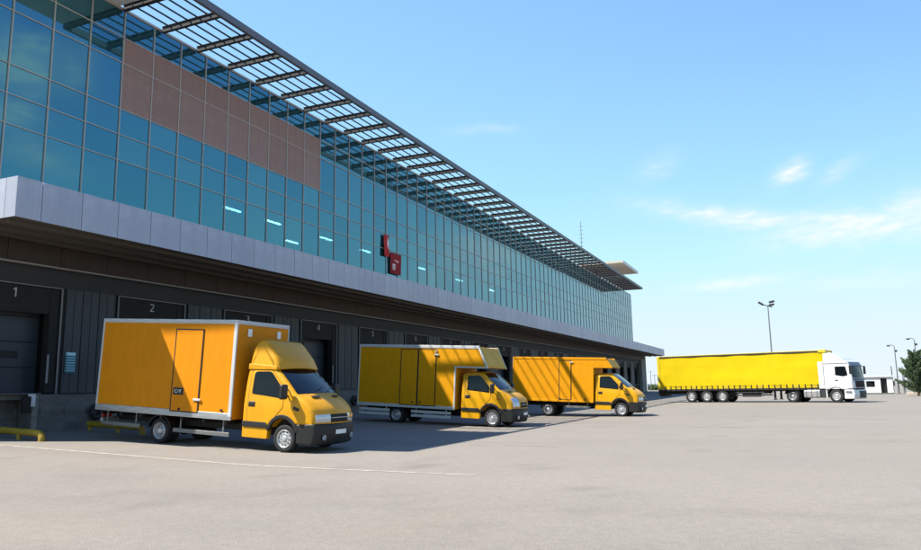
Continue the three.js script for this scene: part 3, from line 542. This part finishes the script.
  part(bxg, 'rear_frame', join([bx(x0 - 0.03, x0 - 0.014, y0, y1, hw - 0.1, hw), bx(x0 - 0.03, x0 - 0.014, y0, y1, -hw, -hw + 0.1), bx(x0 - 0.03, x0 - 0.014, y1 - 0.12, y1, -hw + 0.1, hw - 0.1)]), M.alu);
  // side doors on the right-hand side
  for (const [d0, d1] of o.doors) {
    const w = 0.034, yt = o.doorTop, yb = o.doorBottom, f = hw + 0.020;
    part(bxg, 'side_door', bx(d0 + w, d1 - w, yb + w, yt - w, hw - 0.02, hw + 0.0175), o.boxMat);
    part(bxg, 'door_seal', join([bx(d0, d1, yt - w, yt, hw - 0.02, f), bx(d0, d1, yb, yb + w, hw - 0.02, f), bx(d0, d0 + w, yb + w, yt - w, hw - 0.02, f), bx(d1 - w, d1, yb + w, yt - w, hw - 0.02, f)]), M.seam);
  }
  for (const [x, y, w, h] of o.latches) part(bxg, 'latch', bx(x - w / 2, x + w / 2, y - h / 2, y + h / 2, hw + 0.018, hw + 0.05, 0.01), h > w ? M.alu : M.rail);
  for (const [x, y] of o.dots) part(bxg, 'side_marker', bx(x - 0.04, x + 0.04, y - 0.035, y + 0.035, hw + 0.016, hw + 0.034, 0.01), M.seam);
  // under-run guards
  for (const [u0, u1, ya, n] of o.guards) for (const s of [-1, 1]) {
    const z = s * (hw - 0.06), gl = [];
    for (let i = 0; i < n; i++) gl.push(bx(u0, u1, ya - i * 0.17, ya + 0.11 - i * 0.17, z - 0.015, z + 0.015, 0.01));
    for (const k of [0.12, 0.88]) gl.push(bx(lerp(u0, u1, k) - 0.02, lerp(u0, u1, k) + 0.02, ya - (n - 1) * 0.17, y0, z - 0.045, z - 0.018));
    add(g, 'side_guard', join(gl), n > 1 ? M.rail : M.guardSteel);
  }
  add(g, 'rear_bar', bx(x0 + 0.1, x0 + 0.2, 0.36, 0.48, -hw + 0.1, hw - 0.1, 0.02), M.alu);
  for (const s of [-1, 1]) add(g, 'tail_light', bx(x0 + 0.02, x0 + 0.09, 0.48, 0.6, s * (hw - 0.35) - 0.16, s * (hw - 0.35) + 0.16, 0.015), M.red);
  return { g, bxg, add };
}
{ // nearest truck: wind deflector over the cab, white-railed square box
  const at = [-11.79, gy(-11.79), -16.36];
  const t = boxTruck('box_truck', 'orange box truck with roof wind deflector and white rails, nearest to the camera', {
    at, yaw: 0, wb: 4.26, rise: gy(-16.05) - gy(-11.79), rake: 1.25, cab: M.cabA, boxMat: M.boxA, railMat: M.rail, bottomMat: M.alu, rails: { top: 0.10, bottom: 0.16, rear: 0.045 },
    box: { x0: -6.66, x1: -1.66, y0: 0.72, y1: 3.34, hw: 1.10 }, doors: [[-3.80, -2.79]], doorTop: 3.09, doorBottom: 0.82, latches: [[-2.84, 1.18, 0.26, 0.06]], dots: [[-3.46, 0.90], [-1.98, 0.95]], guards: [[-6.42, -4.93, 0.29, 1], [-3.68, -1.72, 0.27, 1]],
  });
  const fr = bend(slabOf(shapeOf([[-1.34, 2.14, 0.03], [-1.32, 2.62, 0.08], [-1.14, 2.84, 0.16], [-0.86, 2.86, 0.20], [-0.36, 2.38, 0.14], [-0.24, 2.13, 0.03], [-0.45, 2.10, 0.05]]), -0.93, 0.93, 0.09, 6), (v) => { const up = clamp((v.y - 2.15) / 0.7), zr = v.z / 0.93; v.x -= 0.15 * clamp((v.x + 1.3) / 1.1) * zr * zr; v.y -= 0.05 * zr * zr * (1 - up); v.z *= 0.975 - 0.13 * up; }, 0.075, 0.9, 9);
  t.add(t.g, 'wind_deflector', fr, M.cabA);
  const col = bend(slabOf(shapeOf([[-1.36, 2.08], [-1.36, 2.24], [-0.46, 2.21, 0.04], [-0.46, 2.10]], 0.02), -0.90, 0.90, 0.02), (v) => { const zr = v.z / 0.9; v.y -= 0.03 * zr * zr; }, 0.2, 0.6);
  t.add(t.g, 'roof_collar', col, M.cabA);
  const sg = canvasTexture(96, 64, (c) => { c.fillStyle = '#0b0b0b'; c.fillRect(0, 0, 96, 64); c.strokeStyle = '#d8d8d4'; c.lineWidth = 5; c.beginPath(); c.arc(27, 32, 13, 0.8, 5.4); c.stroke(); c.beginPath(); c.moveTo(42, 46); c.lineTo(52, 18); c.stroke(); c.fillStyle = '#d8d8d4'; c.fillRect(58, 17, 16, 6); c.fillRect(63, 17, 6, 29); });
  const q = new THREE.BoxGeometry(0.36, 0.19, 0.008); part(t.bxg, 'door_plate', q, new THREE.MeshStandardMaterial({ map: sg, roughness: 0.5 }), [-3.53, 1.38, 1.1225]);
}
{ // second truck: box that reaches over the cab, pair of side doors
  const at = [-10.79, gy(-10.79), -28.30];
  boxTruck('box_truck', 'yellow box truck with double side doors and pale overhanging nose, second from the camera', {
    at, yaw: 0, wb: 4.35, rise: gy(-15.14) - gy(-10.79), rake: 0.95, newer: true, cab: M.cabB, boxMat: M.boxB, railMat: M.rail, noseRail: M.rail, noseFront: true, noseMat: M.noseB, rails: { top: 0.11, bottom: 0.11, rear: 0.04 },
    box: { x0: -6.22, x1: -1.62, y0: 0.62, y1: 3.20, hw: 1.08, nose: { xt: -0.62, xb: -0.20, y: 2.33 } }, doors: [[-4.17, -3.34], [-3.34, -2.50]], doorTop: 3.05, doorBottom: 0.70, latches: [[-2.50, 2.82, 0.2, 0.06], [-2.50, 2.95, 0.06, 0.12]], dots: [[-3.55, 0.84], [-3.2, 0.84]], guards: [[-6.15, -4.65, 0.40, 2], [-3.62, -1.80, 0.40, 2]],
  });
}
{ // third truck
  const at = [-7.72, gy(-7.72), -38.45];
  boxTruck('box_truck', 'yellow box truck with all-yellow box and single side door, furthest of the three', {
    at, yaw: 0, wb: 3.88, rise: gy(-11.6) - gy(-7.72), rake: 2.0, cab: M.cabC, boxMat: M.boxC, railMat: M.boxC, noseRail: M.boxC, noseMat: M.noseB, rails: { top: 0.10, bottom: 0.09, rear: 0.04 },
    box: { x0: -5.84, x1: -1.44, y0: 0.66, y1: 2.95, hw: 1.04, nose: { xt: -0.78, xb: -0.45, y: 2.46 } }, doors: [[-3.28, -2.61]], doorTop: 2.80, doorBottom: 0.74, latches: [[-2.6, 2.7, 0.16, 0.06]], dots: [[-3.2, 0.80], [-1.9, 0.78]], guards: [[-2.9, -1.6, 0.34, 1]],
  });
}

// ------------------------------------------------------------------ articulated lorry
const semiAt = [3.82, 0, -62.53], semiYaw = -14.9 * R;
const semiShift = new THREE.Vector3(0, 0, -1.1).applyAxisAngle(new THREE.Vector3(0, 1, 0), semiYaw);
{
  const g = thing('tractor_unit', 'white high-roof lorry tractor pulling the long yellow trailer', 'lorry', [semiAt[0] + semiShift.x, 0, semiAt[2] + semiShift.z]);
  const turn = -9.5 * R, pivot = new THREE.Vector3(-3.1, 0, 0);   // the tractor is turned a little on its coupling
  g.position.add(pivot.clone().applyAxisAngle(new THREE.Vector3(0, 1, 0), semiYaw)).sub(pivot.clone().applyAxisAngle(new THREE.Vector3(0, 1, 0), semiYaw + turn));
  g.rotation.y = semiYaw + turn;
  const hw = 1.22;
  const tb = (v) => { const fr = clamp((v.x - 0.5) / 0.95), zr = v.z / hw, up = clamp((v.y - 1.6) / 1.6); v.x -= 0.20 * fr * zr * zr; v.z *= 1 - 0.05 * up * up - 0.03 * fr * fr; };
  const both = (nm, geo, mat) => [part(g, nm, geo, mat), part(g, nm, mirrorZ(geo), mat)];
  const side = (pts, r, z0, z1, b) => bend(slabOf(shapeOf(pts, r), z0, z1, b), tb, 0.2, 0.6);
  const body = part(g, 'cab_body', bend(slabOf(shapeOf([[-0.78, 0.98, 0.03], [-0.78, 3.10, 0.08], [0.85, 3.16, 0.25], [1.18, 2.86, 0.12], [1.40, 1.80, 0.06], [1.44, 1.05, 0.05], [0.62, 0.98, 0.02], ...arc(0, 0.5, 0.66, 46, 134, 8)]), -hw, hw, 0.07, 5), tb, 0.2, 0.6), M.cabWhite);
  part(g, 'roof_fairing', bend(slabOf(shapeOf([[-0.82, 3.05], [-0.80, 3.72, 0.1], [-0.25, 3.78, 0.2], [0.45, 3.38, 0.3], [0.75, 3.12, 0.05]]), -1.16, 1.16, 0.08, 5), (v) => { v.z *= 1 - 0.12 * clamp((v.y - 3.1) / 0.7); }, 0.2, 0.6), M.cabWhite);
  part(g, 'sun_visor', bend(wrap([[1.13, 3.04], [1.27, 2.86], [1.33, 2.74]].reverse(), -1.12, 1.12, 0.03, 0.03, 10), tb, 0, 0.8), M.visor);
  part(g, 'windscreen', bend(wrap([[1.215, 2.78], [1.31, 2.3], [1.40, 1.84]].reverse(), -1.12, 1.12, 0.0, 0.02, 12), tb, 0, 1), M.vglass);
  part(g, 'brow_panel', bend(wrap([[1.405, 1.82], [1.435, 1.62]].reverse(), -1.1, 1.1, 0.0, 0.02, 10), tb, 0, 1), M.visor);
  const gr = part(g, 'grille', bend(wrap([[1.43, 1.60], [1.45, 1.3], [1.44, 0.95]].reverse(), -0.92, 0.92, 0.01, 0.03, 10), tb, 0, 1), M.seam);
  for (let i = 0; i < 3; i++) part(gr, 'grille_bar', bend(wrap([[1.475, 1.12 + i * 0.17], [1.475, 1.145 + i * 0.17]].reverse(), -0.9, 0.9, 0, 0.02, 10), tb, 0, 1), M.steelDark);
  const bp = part(g, 'bumper', bend(slabOf(shapeOf([[0.66, 0.30, 0.04], [0.68, 0.96, 0.02], [1.46, 0.96, 0.04], [1.52, 0.6, 0.06], [1.46, 0.28, 0.05]]), -hw - 0.01, hw + 0.01, 0.05, 4), tb, 0.2, 0.6), M.cabWhite);
  part(bp, 'bumper_grille', bend(wrap([[1.50, 0.86], [1.54, 0.62], [1.50, 0.36]].reverse(), -0.62, 0.62, 0.0, 0.015, 8), tb, 0, 0.8), M.trim);
  for (const s of [0, 1]) {
    const f = s ? mirrorZ : (x) => x;
    const d = part(g, 'door', f(side([[-0.12, 1.02], [-0.12, 2.80, 0.08], [0.98, 2.80, 0.1], [1.16, 2.0, 0.05], [1.12, 1.02]], 0.02, hw - 0.03, hw + 0.008, 0.004)), M.cabWhite);
    part(d, 'window', f(side([[0.06, 2.05, 0.05], [0.06, 2.70, 0.08], [0.90, 2.70, 0.08], [1.06, 2.02, 0.05], [0.62, 1.95, 0.1]], 0.05, hw - 0.04, hw + 0.016, 0.003)), M.vglass);
    part(d, 'handle', f(bx(0.02, 0.22, 1.62, 1.70, hw - 0.01, hw + 0.03, 0.02)), M.trim);
    part(g, 'roof_stripe', f(side([[-0.76, 2.90], [-0.76, 2.945], [1.08, 2.945], [1.10, 2.90]], 0.01, hw - 0.03, hw + 0.006, 0.002)), M.steelDark);
    part(g, 'headlight', f(bend(wrap([[1.475, 0.92], [1.52, 0.64]].reverse(), 0.68, 1.16, 0.0, 0.03, 6), tb, 0, 0.8)), M.lens);
    part(g, 'corner_deflector', f(side([[1.16, 1.05], [1.20, 1.8, 0.04], [1.36, 1.8, 0.04], [1.40, 1.05]], 0.03, hw - 0.03, hw + 0.02, 0.01)), M.cabWhite);
    part(g, 'step_panel', f(side([[0.62, 0.30, 0.03], [0.66, 0.97], [1.2, 0.97], [1.2, 0.30, 0.05]], 0.02, hw - 0.10, hw + 0.014, 0.01)), M.cabWhite);
    part(g, 'step', f(bx(0.72, 1.12, 0.72, 0.86, hw + 0.0, hw + 0.03, 0.01)), M.steel);
    part(g, 'mirror', f(join([new RoundedBoxGeometry(0.12, 0.62, 0.24, 2, 0.04).translate(1.22, 2.42, hw + 0.17), rod([1.1, 2.72, hw - 0.05], [1.22, 2.7, hw + 0.15], 0.03)])), M.trim);
    part(g, 'mudguard', f(slabOf(shapeOf([...arc(0, 0.5, 0.68, 20, 160, 12), ...arc(0, 0.5, 0.63, 160, 20, 12)]), 0.80, hw + 0.012)), M.trim);
    part(g, 'mudguard', f(slabOf(shapeOf([...arc(-3.3, 0.5, 0.64, 15, 165, 12), ...arc(-3.3, 0.5, 0.61, 165, 15, 12)]), 0.55, 1.20)), M.trim);
    part(g, 'cab_extender', f(bx(-1.20, -0.80, 1.05, 3.1, hw - 0.09, hw - 0.04, 0.02)), M.cabWhite);
  }
  const tk = (z) => { const t = part(g, 'fuel_tank', bx(-2.45, -1.18, 0.36, 0.98, z - 0.28, z + 0.28, 0.12), M.alu); for (const x of [-2.22, -1.82, -1.42]) part(t, 'tank_strap', bx(x - 0.03, x + 0.03, 0.35, 0.99, z - 0.29, z + 0.29, 0.12), M.steelDark); };
  tk(0.88); tk(-0.88);
  part(g, 'battery_box', bx(-1.10, -0.76, 0.36, 0.95, 0.66, 1.14, 0.03), M.steelDark);
  part(g, 'side_skirt', bx(-0.74, -0.64, 0.30, 0.98, 1.04, 1.17, 0.02), M.cabWhite);
  part(g, 'chassis_frame', join([bx(-4.1, 0.9, 0.72, 0.98, 0.36, 0.46), bx(-4.1, 0.9, 0.72, 0.98, -0.46, -0.36), ...[-3.9, -2.8, -1.6, 0].map((x) => bx(x - 0.05, x + 0.05, 0.74, 0.96, -0.358, 0.358))]), M.chassis);
  part(g, 'fifth_wheel', bx(-3.5, -2.7, 0.985, 1.10, -0.45, 0.45, 0.04), M.chassis);
  part(g, 'axle', rod([0, 0.5, -0.9], [0, 0.5, 0.9], 0.07), M.chassis); part(g, 'axle', rod([-3.3, 0.5, -0.9], [-3.3, 0.5, 0.9], 0.09), M.chassis);
  for (const s of [-1, 1]) { wheel(g, 0, 0.5, s * 1.05, 0.5, 0.30, 0.30, 0.05); wheel(g, -3.3, 0.5, s * 1.04, 0.5, 0.28, 0.30, 0.85, M.rim); wheel(g, -3.3, 0.5, s * 0.72, 0.5, 0.28, 0.30, 0.85, M.rimDark); }
}
{
  const g = thing('curtain_trailer', 'long bright yellow curtain-sided trailer behind the white tractor', 'trailer', [semiAt[0] + semiShift.x, 0, semiAt[2] + semiShift.z]);
  g.rotation.y = semiYaw;
  const x0 = -14.55, x1 = -0.86, hw = 1.25, y0 = 1.12, y1 = 4.0;
  const cg = (s) => { const c = new THREE.BoxGeometry(x1 - x0 - 0.5, y1 - 0.16 - 1.36, 0.02, 150, 8, 1).translate((x0 + x1) / 2, (y1 - 0.16 + 1.36) / 2, 0), p = c.attributes.position; for (let i = 0; i < p.count; i++) { const x = p.getX(i), y = p.getY(i), e = sstep(x0, x0 + 0.8, x) * (1 - sstep(x1 - 0.8, x1, x)); p.setZ(i, p.getZ(i) + s * hw + s * e * (0.016 * Math.sin(x * 2.3 + 0.4 * Math.sin(y * 3)) + 0.012 * (fbm(x * 1.2 + 30, y * 1.1, 3, 0, 91) - 0.5) * 2)); } c.computeVertexNormals(); return c; };
  for (const s of [1, -1]) {
    part(g, 'side_curtain', cg(s), M.curtain);
    const n = 29, st = [], w = (x1 - x0 - 0.5) / n, fl = bx(-w / 2 + 0.03, w / 2 - 0.03, 1.14, 1.36, -0.012, 0.012);
    for (let i = 0; i < n; i++) { const x = x0 + 0.25 + w * (i + 0.5); part(g, 'curtain_flap', fl, i % 3 ? M.curtain : M.curtainDark, [x, 0, s * (hw - 0.012)]); part(g, 'strap', bx(-0.032, 0.032, 1.02, 1.42, -0.012, 0.012), M.strap, [x + w / 2, 0, s * (hw + 0.032)]); }
    part(g, 'top_rail', bx(x0 + 0.2, x1 - 0.2, y1 - 0.17, y1 - 0.06, s * hw - 0.045, s * hw + 0.045, 0.02), M.steelDark);
    part(g, 'corner_post', bx(x0, x0 + 0.24, y0, y1 - 0.02, s * (hw - 0.05) - 0.06, s * (hw - 0.05) + 0.08, 0.03), M.frameYellow);
    part(g, 'corner_post', bx(x1 - 0.24, x1, y0, y1 - 0.02, s * (hw - 0.05) - 0.06, s * (hw - 0.05) + 0.08, 0.03), M.frameYellow);
    part(g, 'side_rave', bx(x0, x1, 0.98, 1.12, s * (hw - 0.06) - 0.05, s * (hw - 0.06) + 0.05, 0.015), M.chassis);
    for (const x of [-11.62, -10.30, -8.97]) wheel(g, x, 0.5, s * 1.04, 0.5, 0.36, 0.30, 0.08);
    part(g, 'side_guard', join([bx(-7.9, -5.6, 0.52, 0.62, s * 1.15 - 0.015, s * 1.15 + 0.015), bx(-7.9, -5.6, 0.76, 0.86, s * 1.15 - 0.015, s * 1.15 + 0.015), bx(-7.7, -7.64, 0.52, 0.99, s * 1.12 - 0.015, s * 1.12 + 0.012), bx(-5.86, -5.8, 0.52, 0.99, s * 1.12 - 0.015, s * 1.12 + 0.012)]), M.steelDark);
    part(g, 'landing_leg', join([bx(-4.95, -4.8, 0.25, 0.99, s * 0.85 - 0.06, s * 0.85 + 0.06), bx(-5.02, -4.73, 0.2, 0.25, s * 0.85 - 0.12, s * 0.85 + 0.12)]), M.steelDark);
  }
  part(g, 'roof', bx(x0, x1, y1 - 0.055, y1, -hw, hw, 0.02), M.curtain);
  part(g, 'front_bulkhead', bx(x1 - 0.02, x1 + 0.03, y0, y1 - 0.06, -hw + 0.14, hw - 0.14), M.frameYellow);
  part(g, 'front_header', bx(x1 - 0.5, x1 + 0.05, y1 - 0.2, y1 + 0.03, hw - 0.1, hw + 0.06, 0.03), M.frameYellow);
  for (const s of [-1, 1]) { const d = part(g, 'rear_door', bx(x0 - 0.03, x0 + 0.02, y0, y1 - 0.06, s > 0 ? 0.01 : -hw + 0.1, s > 0 ? hw - 0.1 : -0.01), M.curtain); for (const z of [0.25, 0.8]) part(d, 'lock_bar', rod([x0 - 0.06, y0, s * z], [x0 - 0.06, y1 - 0.1, s * z], 0.02, 0.02, 6), M.alu); }
  part(g, 'deck', bx(x0, x1, 1.0, 1.115, -hw + 0.12, hw - 0.12), M.chassis);
  part(g, 'chassis_frame', join([bx(-14.3, -5.5, 0.70, 0.998, 0.5, 0.62), bx(-14.3, -5.5, 0.70, 0.998, -0.62, -0.5), bx(-5.5, -1.2, 0.88, 0.998, 0.5, 0.62), bx(-5.5, -1.2, 0.88, 0.998, -0.62, -0.5), bx(-14.5, -14.38, 0.5, 0.66, -1.15, 1.15)]), M.chassis);
  for (const x of [-11.62, -10.30, -8.97]) part(g, 'axle', rod([x, 0.5, -0.9], [x, 0.5, 0.9], 0.08), M.chassis);
  part(g, 'pallet_box', join([bx(-7.4, -6.0, 0.45, 0.95, 0.55, 1.05, 0.04)]), M.chassis);
  part(g, 'rear_bumper', bx(x0 - 0.02, x0 + 0.1, 0.62, 0.98, -1.2, 1.2, 0.02), M.trim);
  for (const s of [-1, 1]) part(g, 'tail_light', bx(x0 - 0.05, x0 - 0.02, 0.72, 0.88, s * 0.9 - 0.2, s * 0.9 + 0.2, 0.01), M.red);
}

// ------------------------------------------------------------------ far side of the yard
{
  // tall floodlight pole behind the trailer
  const p = thing('floodlight_pole', 'tall thin floodlight pole rising behind the yellow trailer', 'floodlight', [-1.35, 0, -104]);
  part(p, 'pole', rod([0, 0, 0], [0, 11.6, 0], 0.11, 0.06, 10), M.steel);
  part(p, 'crossarm', rod([-0.9, 11.9, 0.1], [0.55, 11.45, 0], 0.06), M.steelDark);
  for (const [x, y, t] of [[-0.85, 12.0, 0.6], [0.45, 11.75, -0.2], [0.5, 12.15, -0.2]]) { const h = part(p, 'floodlight', bx(-0.35, 0.35, -0.13, 0.13, -0.2, 0.2, 0.05), M.steelDark, [x, y, 0]); h.rotation.z = -t; part(h, 'lamp_glass', bx(-0.28, 0.28, -0.15, -0.131, -0.15, 0.15), M.lens); }
}
function streetLamp(x, z, h, label) {
  const p = thing('street_lamp', label, 'street lamp', [x, 0, z], 'street lamps along the far kerb');
  part(p, 'pole', rod([0, 0, 0], [0, h, 0], 0.08, 0.045, 8), M.steel);
  part(p, 'arm', tube([[0, h - 0.1, 0], [-0.06, h + 0.16, 0], [-0.36, h + 0.26, 0.05], [-0.5, h + 0.2, 0.05]], 0.035, 6), M.steel);
  part(p, 'lamp_head', bx(-0.78, -0.42, h + 0.08, h + 0.24, -0.08, 0.17, 0.06), M.steelDark);
  part(p, 'lamp_head', bx(0.05, 0.25, h - 0.6, h - 0.35, -0.1, 0.1, 0.05), M.steelDark);
}
streetLamp(12.1, -99.5, 5.5, 'slim street lamp between the white gatehouse and the conifer');
streetLamp(13.7, -96, 6.05, 'slim street lamp rising behind the conifer at the right edge');
{ // gatehouse
  const h = thing('gatehouse', 'small white flat-roofed gatehouse beyond the front of the lorry', 'hut', [9.9, 0, -99]);
  const wallM = M.white;
  part(h, 'wall', join([bx(-2.4, -1.15, 0, 2.0, -0.1, 0), bx(-1.15, -0.25, 0, 0.85, -0.1, 0), bx(-1.15, -0.25, 1.55, 2.0, -0.1, 0), bx(-0.25, 0.35, 0, 2.0, -0.1, 0), bx(0.35, 1.0, 1.85, 2.0, -0.1, 0), bx(1.0, 1.6, 0, 2.0, -0.1, 0), bx(1.5, 1.6, 0, 2.0, -2.6, -0.1), bx(-2.4, -2.3, 0, 2.0, -2.6, -0.1), bx(-2.4, 1.6, 0, 2.0, -2.7, -2.6)]), wallM);
  part(h, 'roof', bx(-2.55, 1.75, 2.0, 2.14, -2.85, 0.15, 0.02), M.white);
  const w = part(h, 'window', bx(-1.15, -0.25, 0.85, 1.55, -0.07, -0.05), M.vglass); part(w, 'frame', bx(-0.72, -0.68, 0.85, 1.55, -0.048, -0.02), M.trim);
  part(h, 'door', bx(0.35, 1.0, 0, 1.85, -0.30, -0.26), M.trim);
  part(h, 'plinth', bx(-2.45, 1.65, 0, 0.16, 0.002, 0.06), M.concrete);
}
{ // kerb wall and post fence at the yard's edge
  const k = thing('kerb_wall', 'low pale kerb wall along the far right edge of the yard', 'kerb', [22, 0, -91]);
  part(k, 'wall', bx(-10.2, 30, 0, 0.30, -0.25, 0.25, 0.04), M.beige);
  const f = thing('post_fence', 'wire fence on thin grey posts beyond the gatehouse', 'fence', [30, 0, -112]);
  for (let i = 0; i < 40; i++) part(f, 'post', bx(-0.04, 0.04, 0, 2.1, -0.04, 0.04), M.steel, [-22 + i * 1.6, 0, 0]);
  for (let i = 0; i < 5; i++) part(f, 'wire', rod([-22, 0.35 + i * 0.42, 0.06], [41, 0.35 + i * 0.42, 0.06], 0.012, 0.012, 5), M.steel);
  const poles = [[13.1, -103, 3.2, 'thin utility post just right of the gatehouse'], [12.55, -108, 3.4, 'short sign post by the gatehouse corner']];
  for (const [x, z, hh, l] of poles) { const p = thing('utility_post', l, 'post', [x, 0, z]); part(p, 'pole', rod([0, 0, 0], [0, hh, 0], 0.07, 0.06, 8), M.steel); part(p, 'meter_box', bx(-0.22, 0.2, 0.9, 1.5, 0.06, 0.26, 0.03), M.steelDark); }
}
// foliage: many small leaf faces
function leafMass(list, seed) { // [x, y, z, radius, count, size, dirx, diry, dirz]
  const r = mulberry(seed), pos = [], nor = [];
  const v = new THREE.Vector3(), a = new THREE.Vector3(), b = new THREE.Vector3(), n = new THREE.Vector3();
  for (const [x, y, z, rad, count, size, dx, dy, dz] of list) for (let i = 0; i < count; i++) {
    do v.set(r() * 2 - 1, r() * 2 - 1, r() * 2 - 1); while (v.lengthSq() > 1);
    v.multiplyScalar(rad).add(a.set(x, y, z));
    n.set(r() - 0.5, r() - 0.2, r() - 0.5).normalize(); a.set(r() - 0.5, r() - 0.5, r() - 0.5).cross(n).normalize(); b.crossVectors(n, a);
    const s = size * (0.6 + 0.8 * r()), thin = dx === undefined ? 0.28 : 0.075;
    if (dx !== undefined) { a.set(dx + (r() - 0.5) * 1.1, dy + (r() - 0.35) * 1.1, dz + (r() - 0.5) * 1.1).normalize(); n.cross(a).normalize(); b.crossVectors(n, a); }
    const p = [[-0.5, 0], [0, thin], [0.5, 0], [0, -thin]].map(([p0, p1]) => [v.x + a.x * p0 * s + b.x * p1 * s, v.y + a.y * p0 * s + b.y * p1 * s, v.z + a.z * p0 * s + b.z * p1 * s]);
    for (const k of [0, 2, 1, 0, 3, 2]) { pos.push(...p[k]); nor.push(n.x, n.y, n.z); }
  }
  const g = new THREE.BufferGeometry(); g.setAttribute('position', new THREE.Float32BufferAttribute(pos, 3)); g.setAttribute('normal', new THREE.Float32BufferAttribute(nor, 3)); g.setAttribute('uv', new THREE.Float32BufferAttribute(new Float32Array(pos.length / 3 * 2), 2));
  return g;
}
M.needle = std(0.065, 0.115, 0.04, 1, { transmission: 0.35, side: THREE.DoubleSide }); M.bark = std(0.09, 0.065, 0.045, 0.9, { map: texConcrete });
M.shrub = std(0.07, 0.11, 0.035, 0.8, { side: THREE.DoubleSide });
function conifer(x, z, h, w, seed, label) {
  const r = mulberry(seed), t = thing('conifer_tree', label, 'tree', [x, 0, z], 'conifers at the right edge');
  const tr = [rod([0, 0, 0], [0.08, h * 0.55, 0.02], 0.13, 0.06, 8), rod([0.08, h * 0.55, 0.02], [0.02, h * 0.97, 0], 0.06, 0.015, 6)], list = [];
  const nB = 62;
  for (let i = 0; i < nB; i++) { // limbs that rise outward, each with a plume of needles
    const f = Math.pow((i + 0.5) / nB, 0.85), y0 = h * (0.05 + 0.84 * f), az = i * 2.399 + r() * 0.7, len = w * (1.0 - 0.74 * f) * (0.62 + 0.6 * r()), rise = 0.25 + 0.5 * r() + 0.5 * f;
    const ex = Math.cos(az) * len, ez = Math.sin(az) * len, ey = y0 + len * rise;
    tr.push(rod([0.05, y0, 0], [ex, ey, ez], 0.03, 0.008, 5));
    const dl = Math.hypot(ex, ey - y0, ez);
    for (let k = 1; k <= 6; k++) { const q = k / 6 * 1.06; list.push([ex * q, y0 + (ey - y0) * q, ez * q, 0.07 + 0.15 * (1 - f) * (1.15 - q) + 0.10 * Math.sin(q * 2.8), 64, 0.30, ex / dl, (ey - y0) / dl, ez / dl]); }
  }
  list.push([0.02, h * 1.0, 0, 0.06, 50, 0.26, 0, 1, 0], [0.02, h * 0.94, 0, 0.12, 70, 0.28, 0, 1, 0]);
  part(t, 'trunk', join(tr), M.bark);
  part(t, 'crown', leafMass(list, seed + 5), M.needle);
}
conifer(12.05, -85.5, 4.5, 1.75, 301, 'dark green conifer at the right edge, nearer of the two');
conifer(14.3, -87.5, 4.9, 1.8, 377, 'taller dark conifer half hidden at the very right edge');
{ // between the building's end and the trailer: shrubs, posts and a pale container far off
  const c = thing('storage_container', 'pale white storage container seen through the gap past the warehouse', 'container', [-27.6, 0, -150]);
  part(c, 'wall', bx(-3, 2.4, 0.1, 1.7, -1.2, 1.2, 0.03), M.white); for (let i = 0; i < 9; i++) part(c, 'rib', bx(-2.8 + i * 0.6, -2.65 + i * 0.6, 0.25, 1.6, 1.205, 1.25), M.fascia); part(c, 'skid', bx(-2.9, 2.3, 0, 0.1, -1.1, 1.1), M.steelDark);
  let i = 0;
  for (const [x, z, rr, l] of [[-24.7, -150, 0.9, 'green shrub beside the far corner of the warehouse'], [-23.3, -146, 0.8, 'small green shrub left of the trailer rear']]) {
    const s = thing('shrub', l, 'shrub', [x, 0, z], 'shrubs past the warehouse'), r = mulberry(500 + i), list = [], st = [];
    for (let k = 0; k < 16; k++) { const a = r() * 6.28, q = Math.sqrt(r()) * rr, y = 0.3 + r() * rr * 1.3; list.push([Math.cos(a) * q, y, Math.sin(a) * q, 0.34, 60, 0.2]); st.push(rod([0, 0, 0], [Math.cos(a) * q * 0.8, y, Math.sin(a) * q * 0.8], 0.025, 0.01, 5)); }
    part(s, 'stem', join(st), M.bark); part(s, 'foliage', leafMass(list, 600 + i++), M.shrub);
  }
  for (const [x, z, h, l] of [[-25.0, -152, 4.3, 'thin grey pole in the gap past the warehouse, left of two'], [-24.4, -153, 3.6, 'thin grey pole in the gap past the warehouse, right of two']]) { const p = thing('utility_pole', l, 'pole', [x, 0, z]); part(p, 'pole', rod([0, 0, 0], [0, h, 0], 0.07, 0.05, 6), M.steel); part(p, 'crossbar', rod([-0.5, h - 0.2, 0], [0.5, h - 0.2, 0], 0.03, 0.03, 5), M.steel); }
}

renderer.render(scene, camera);
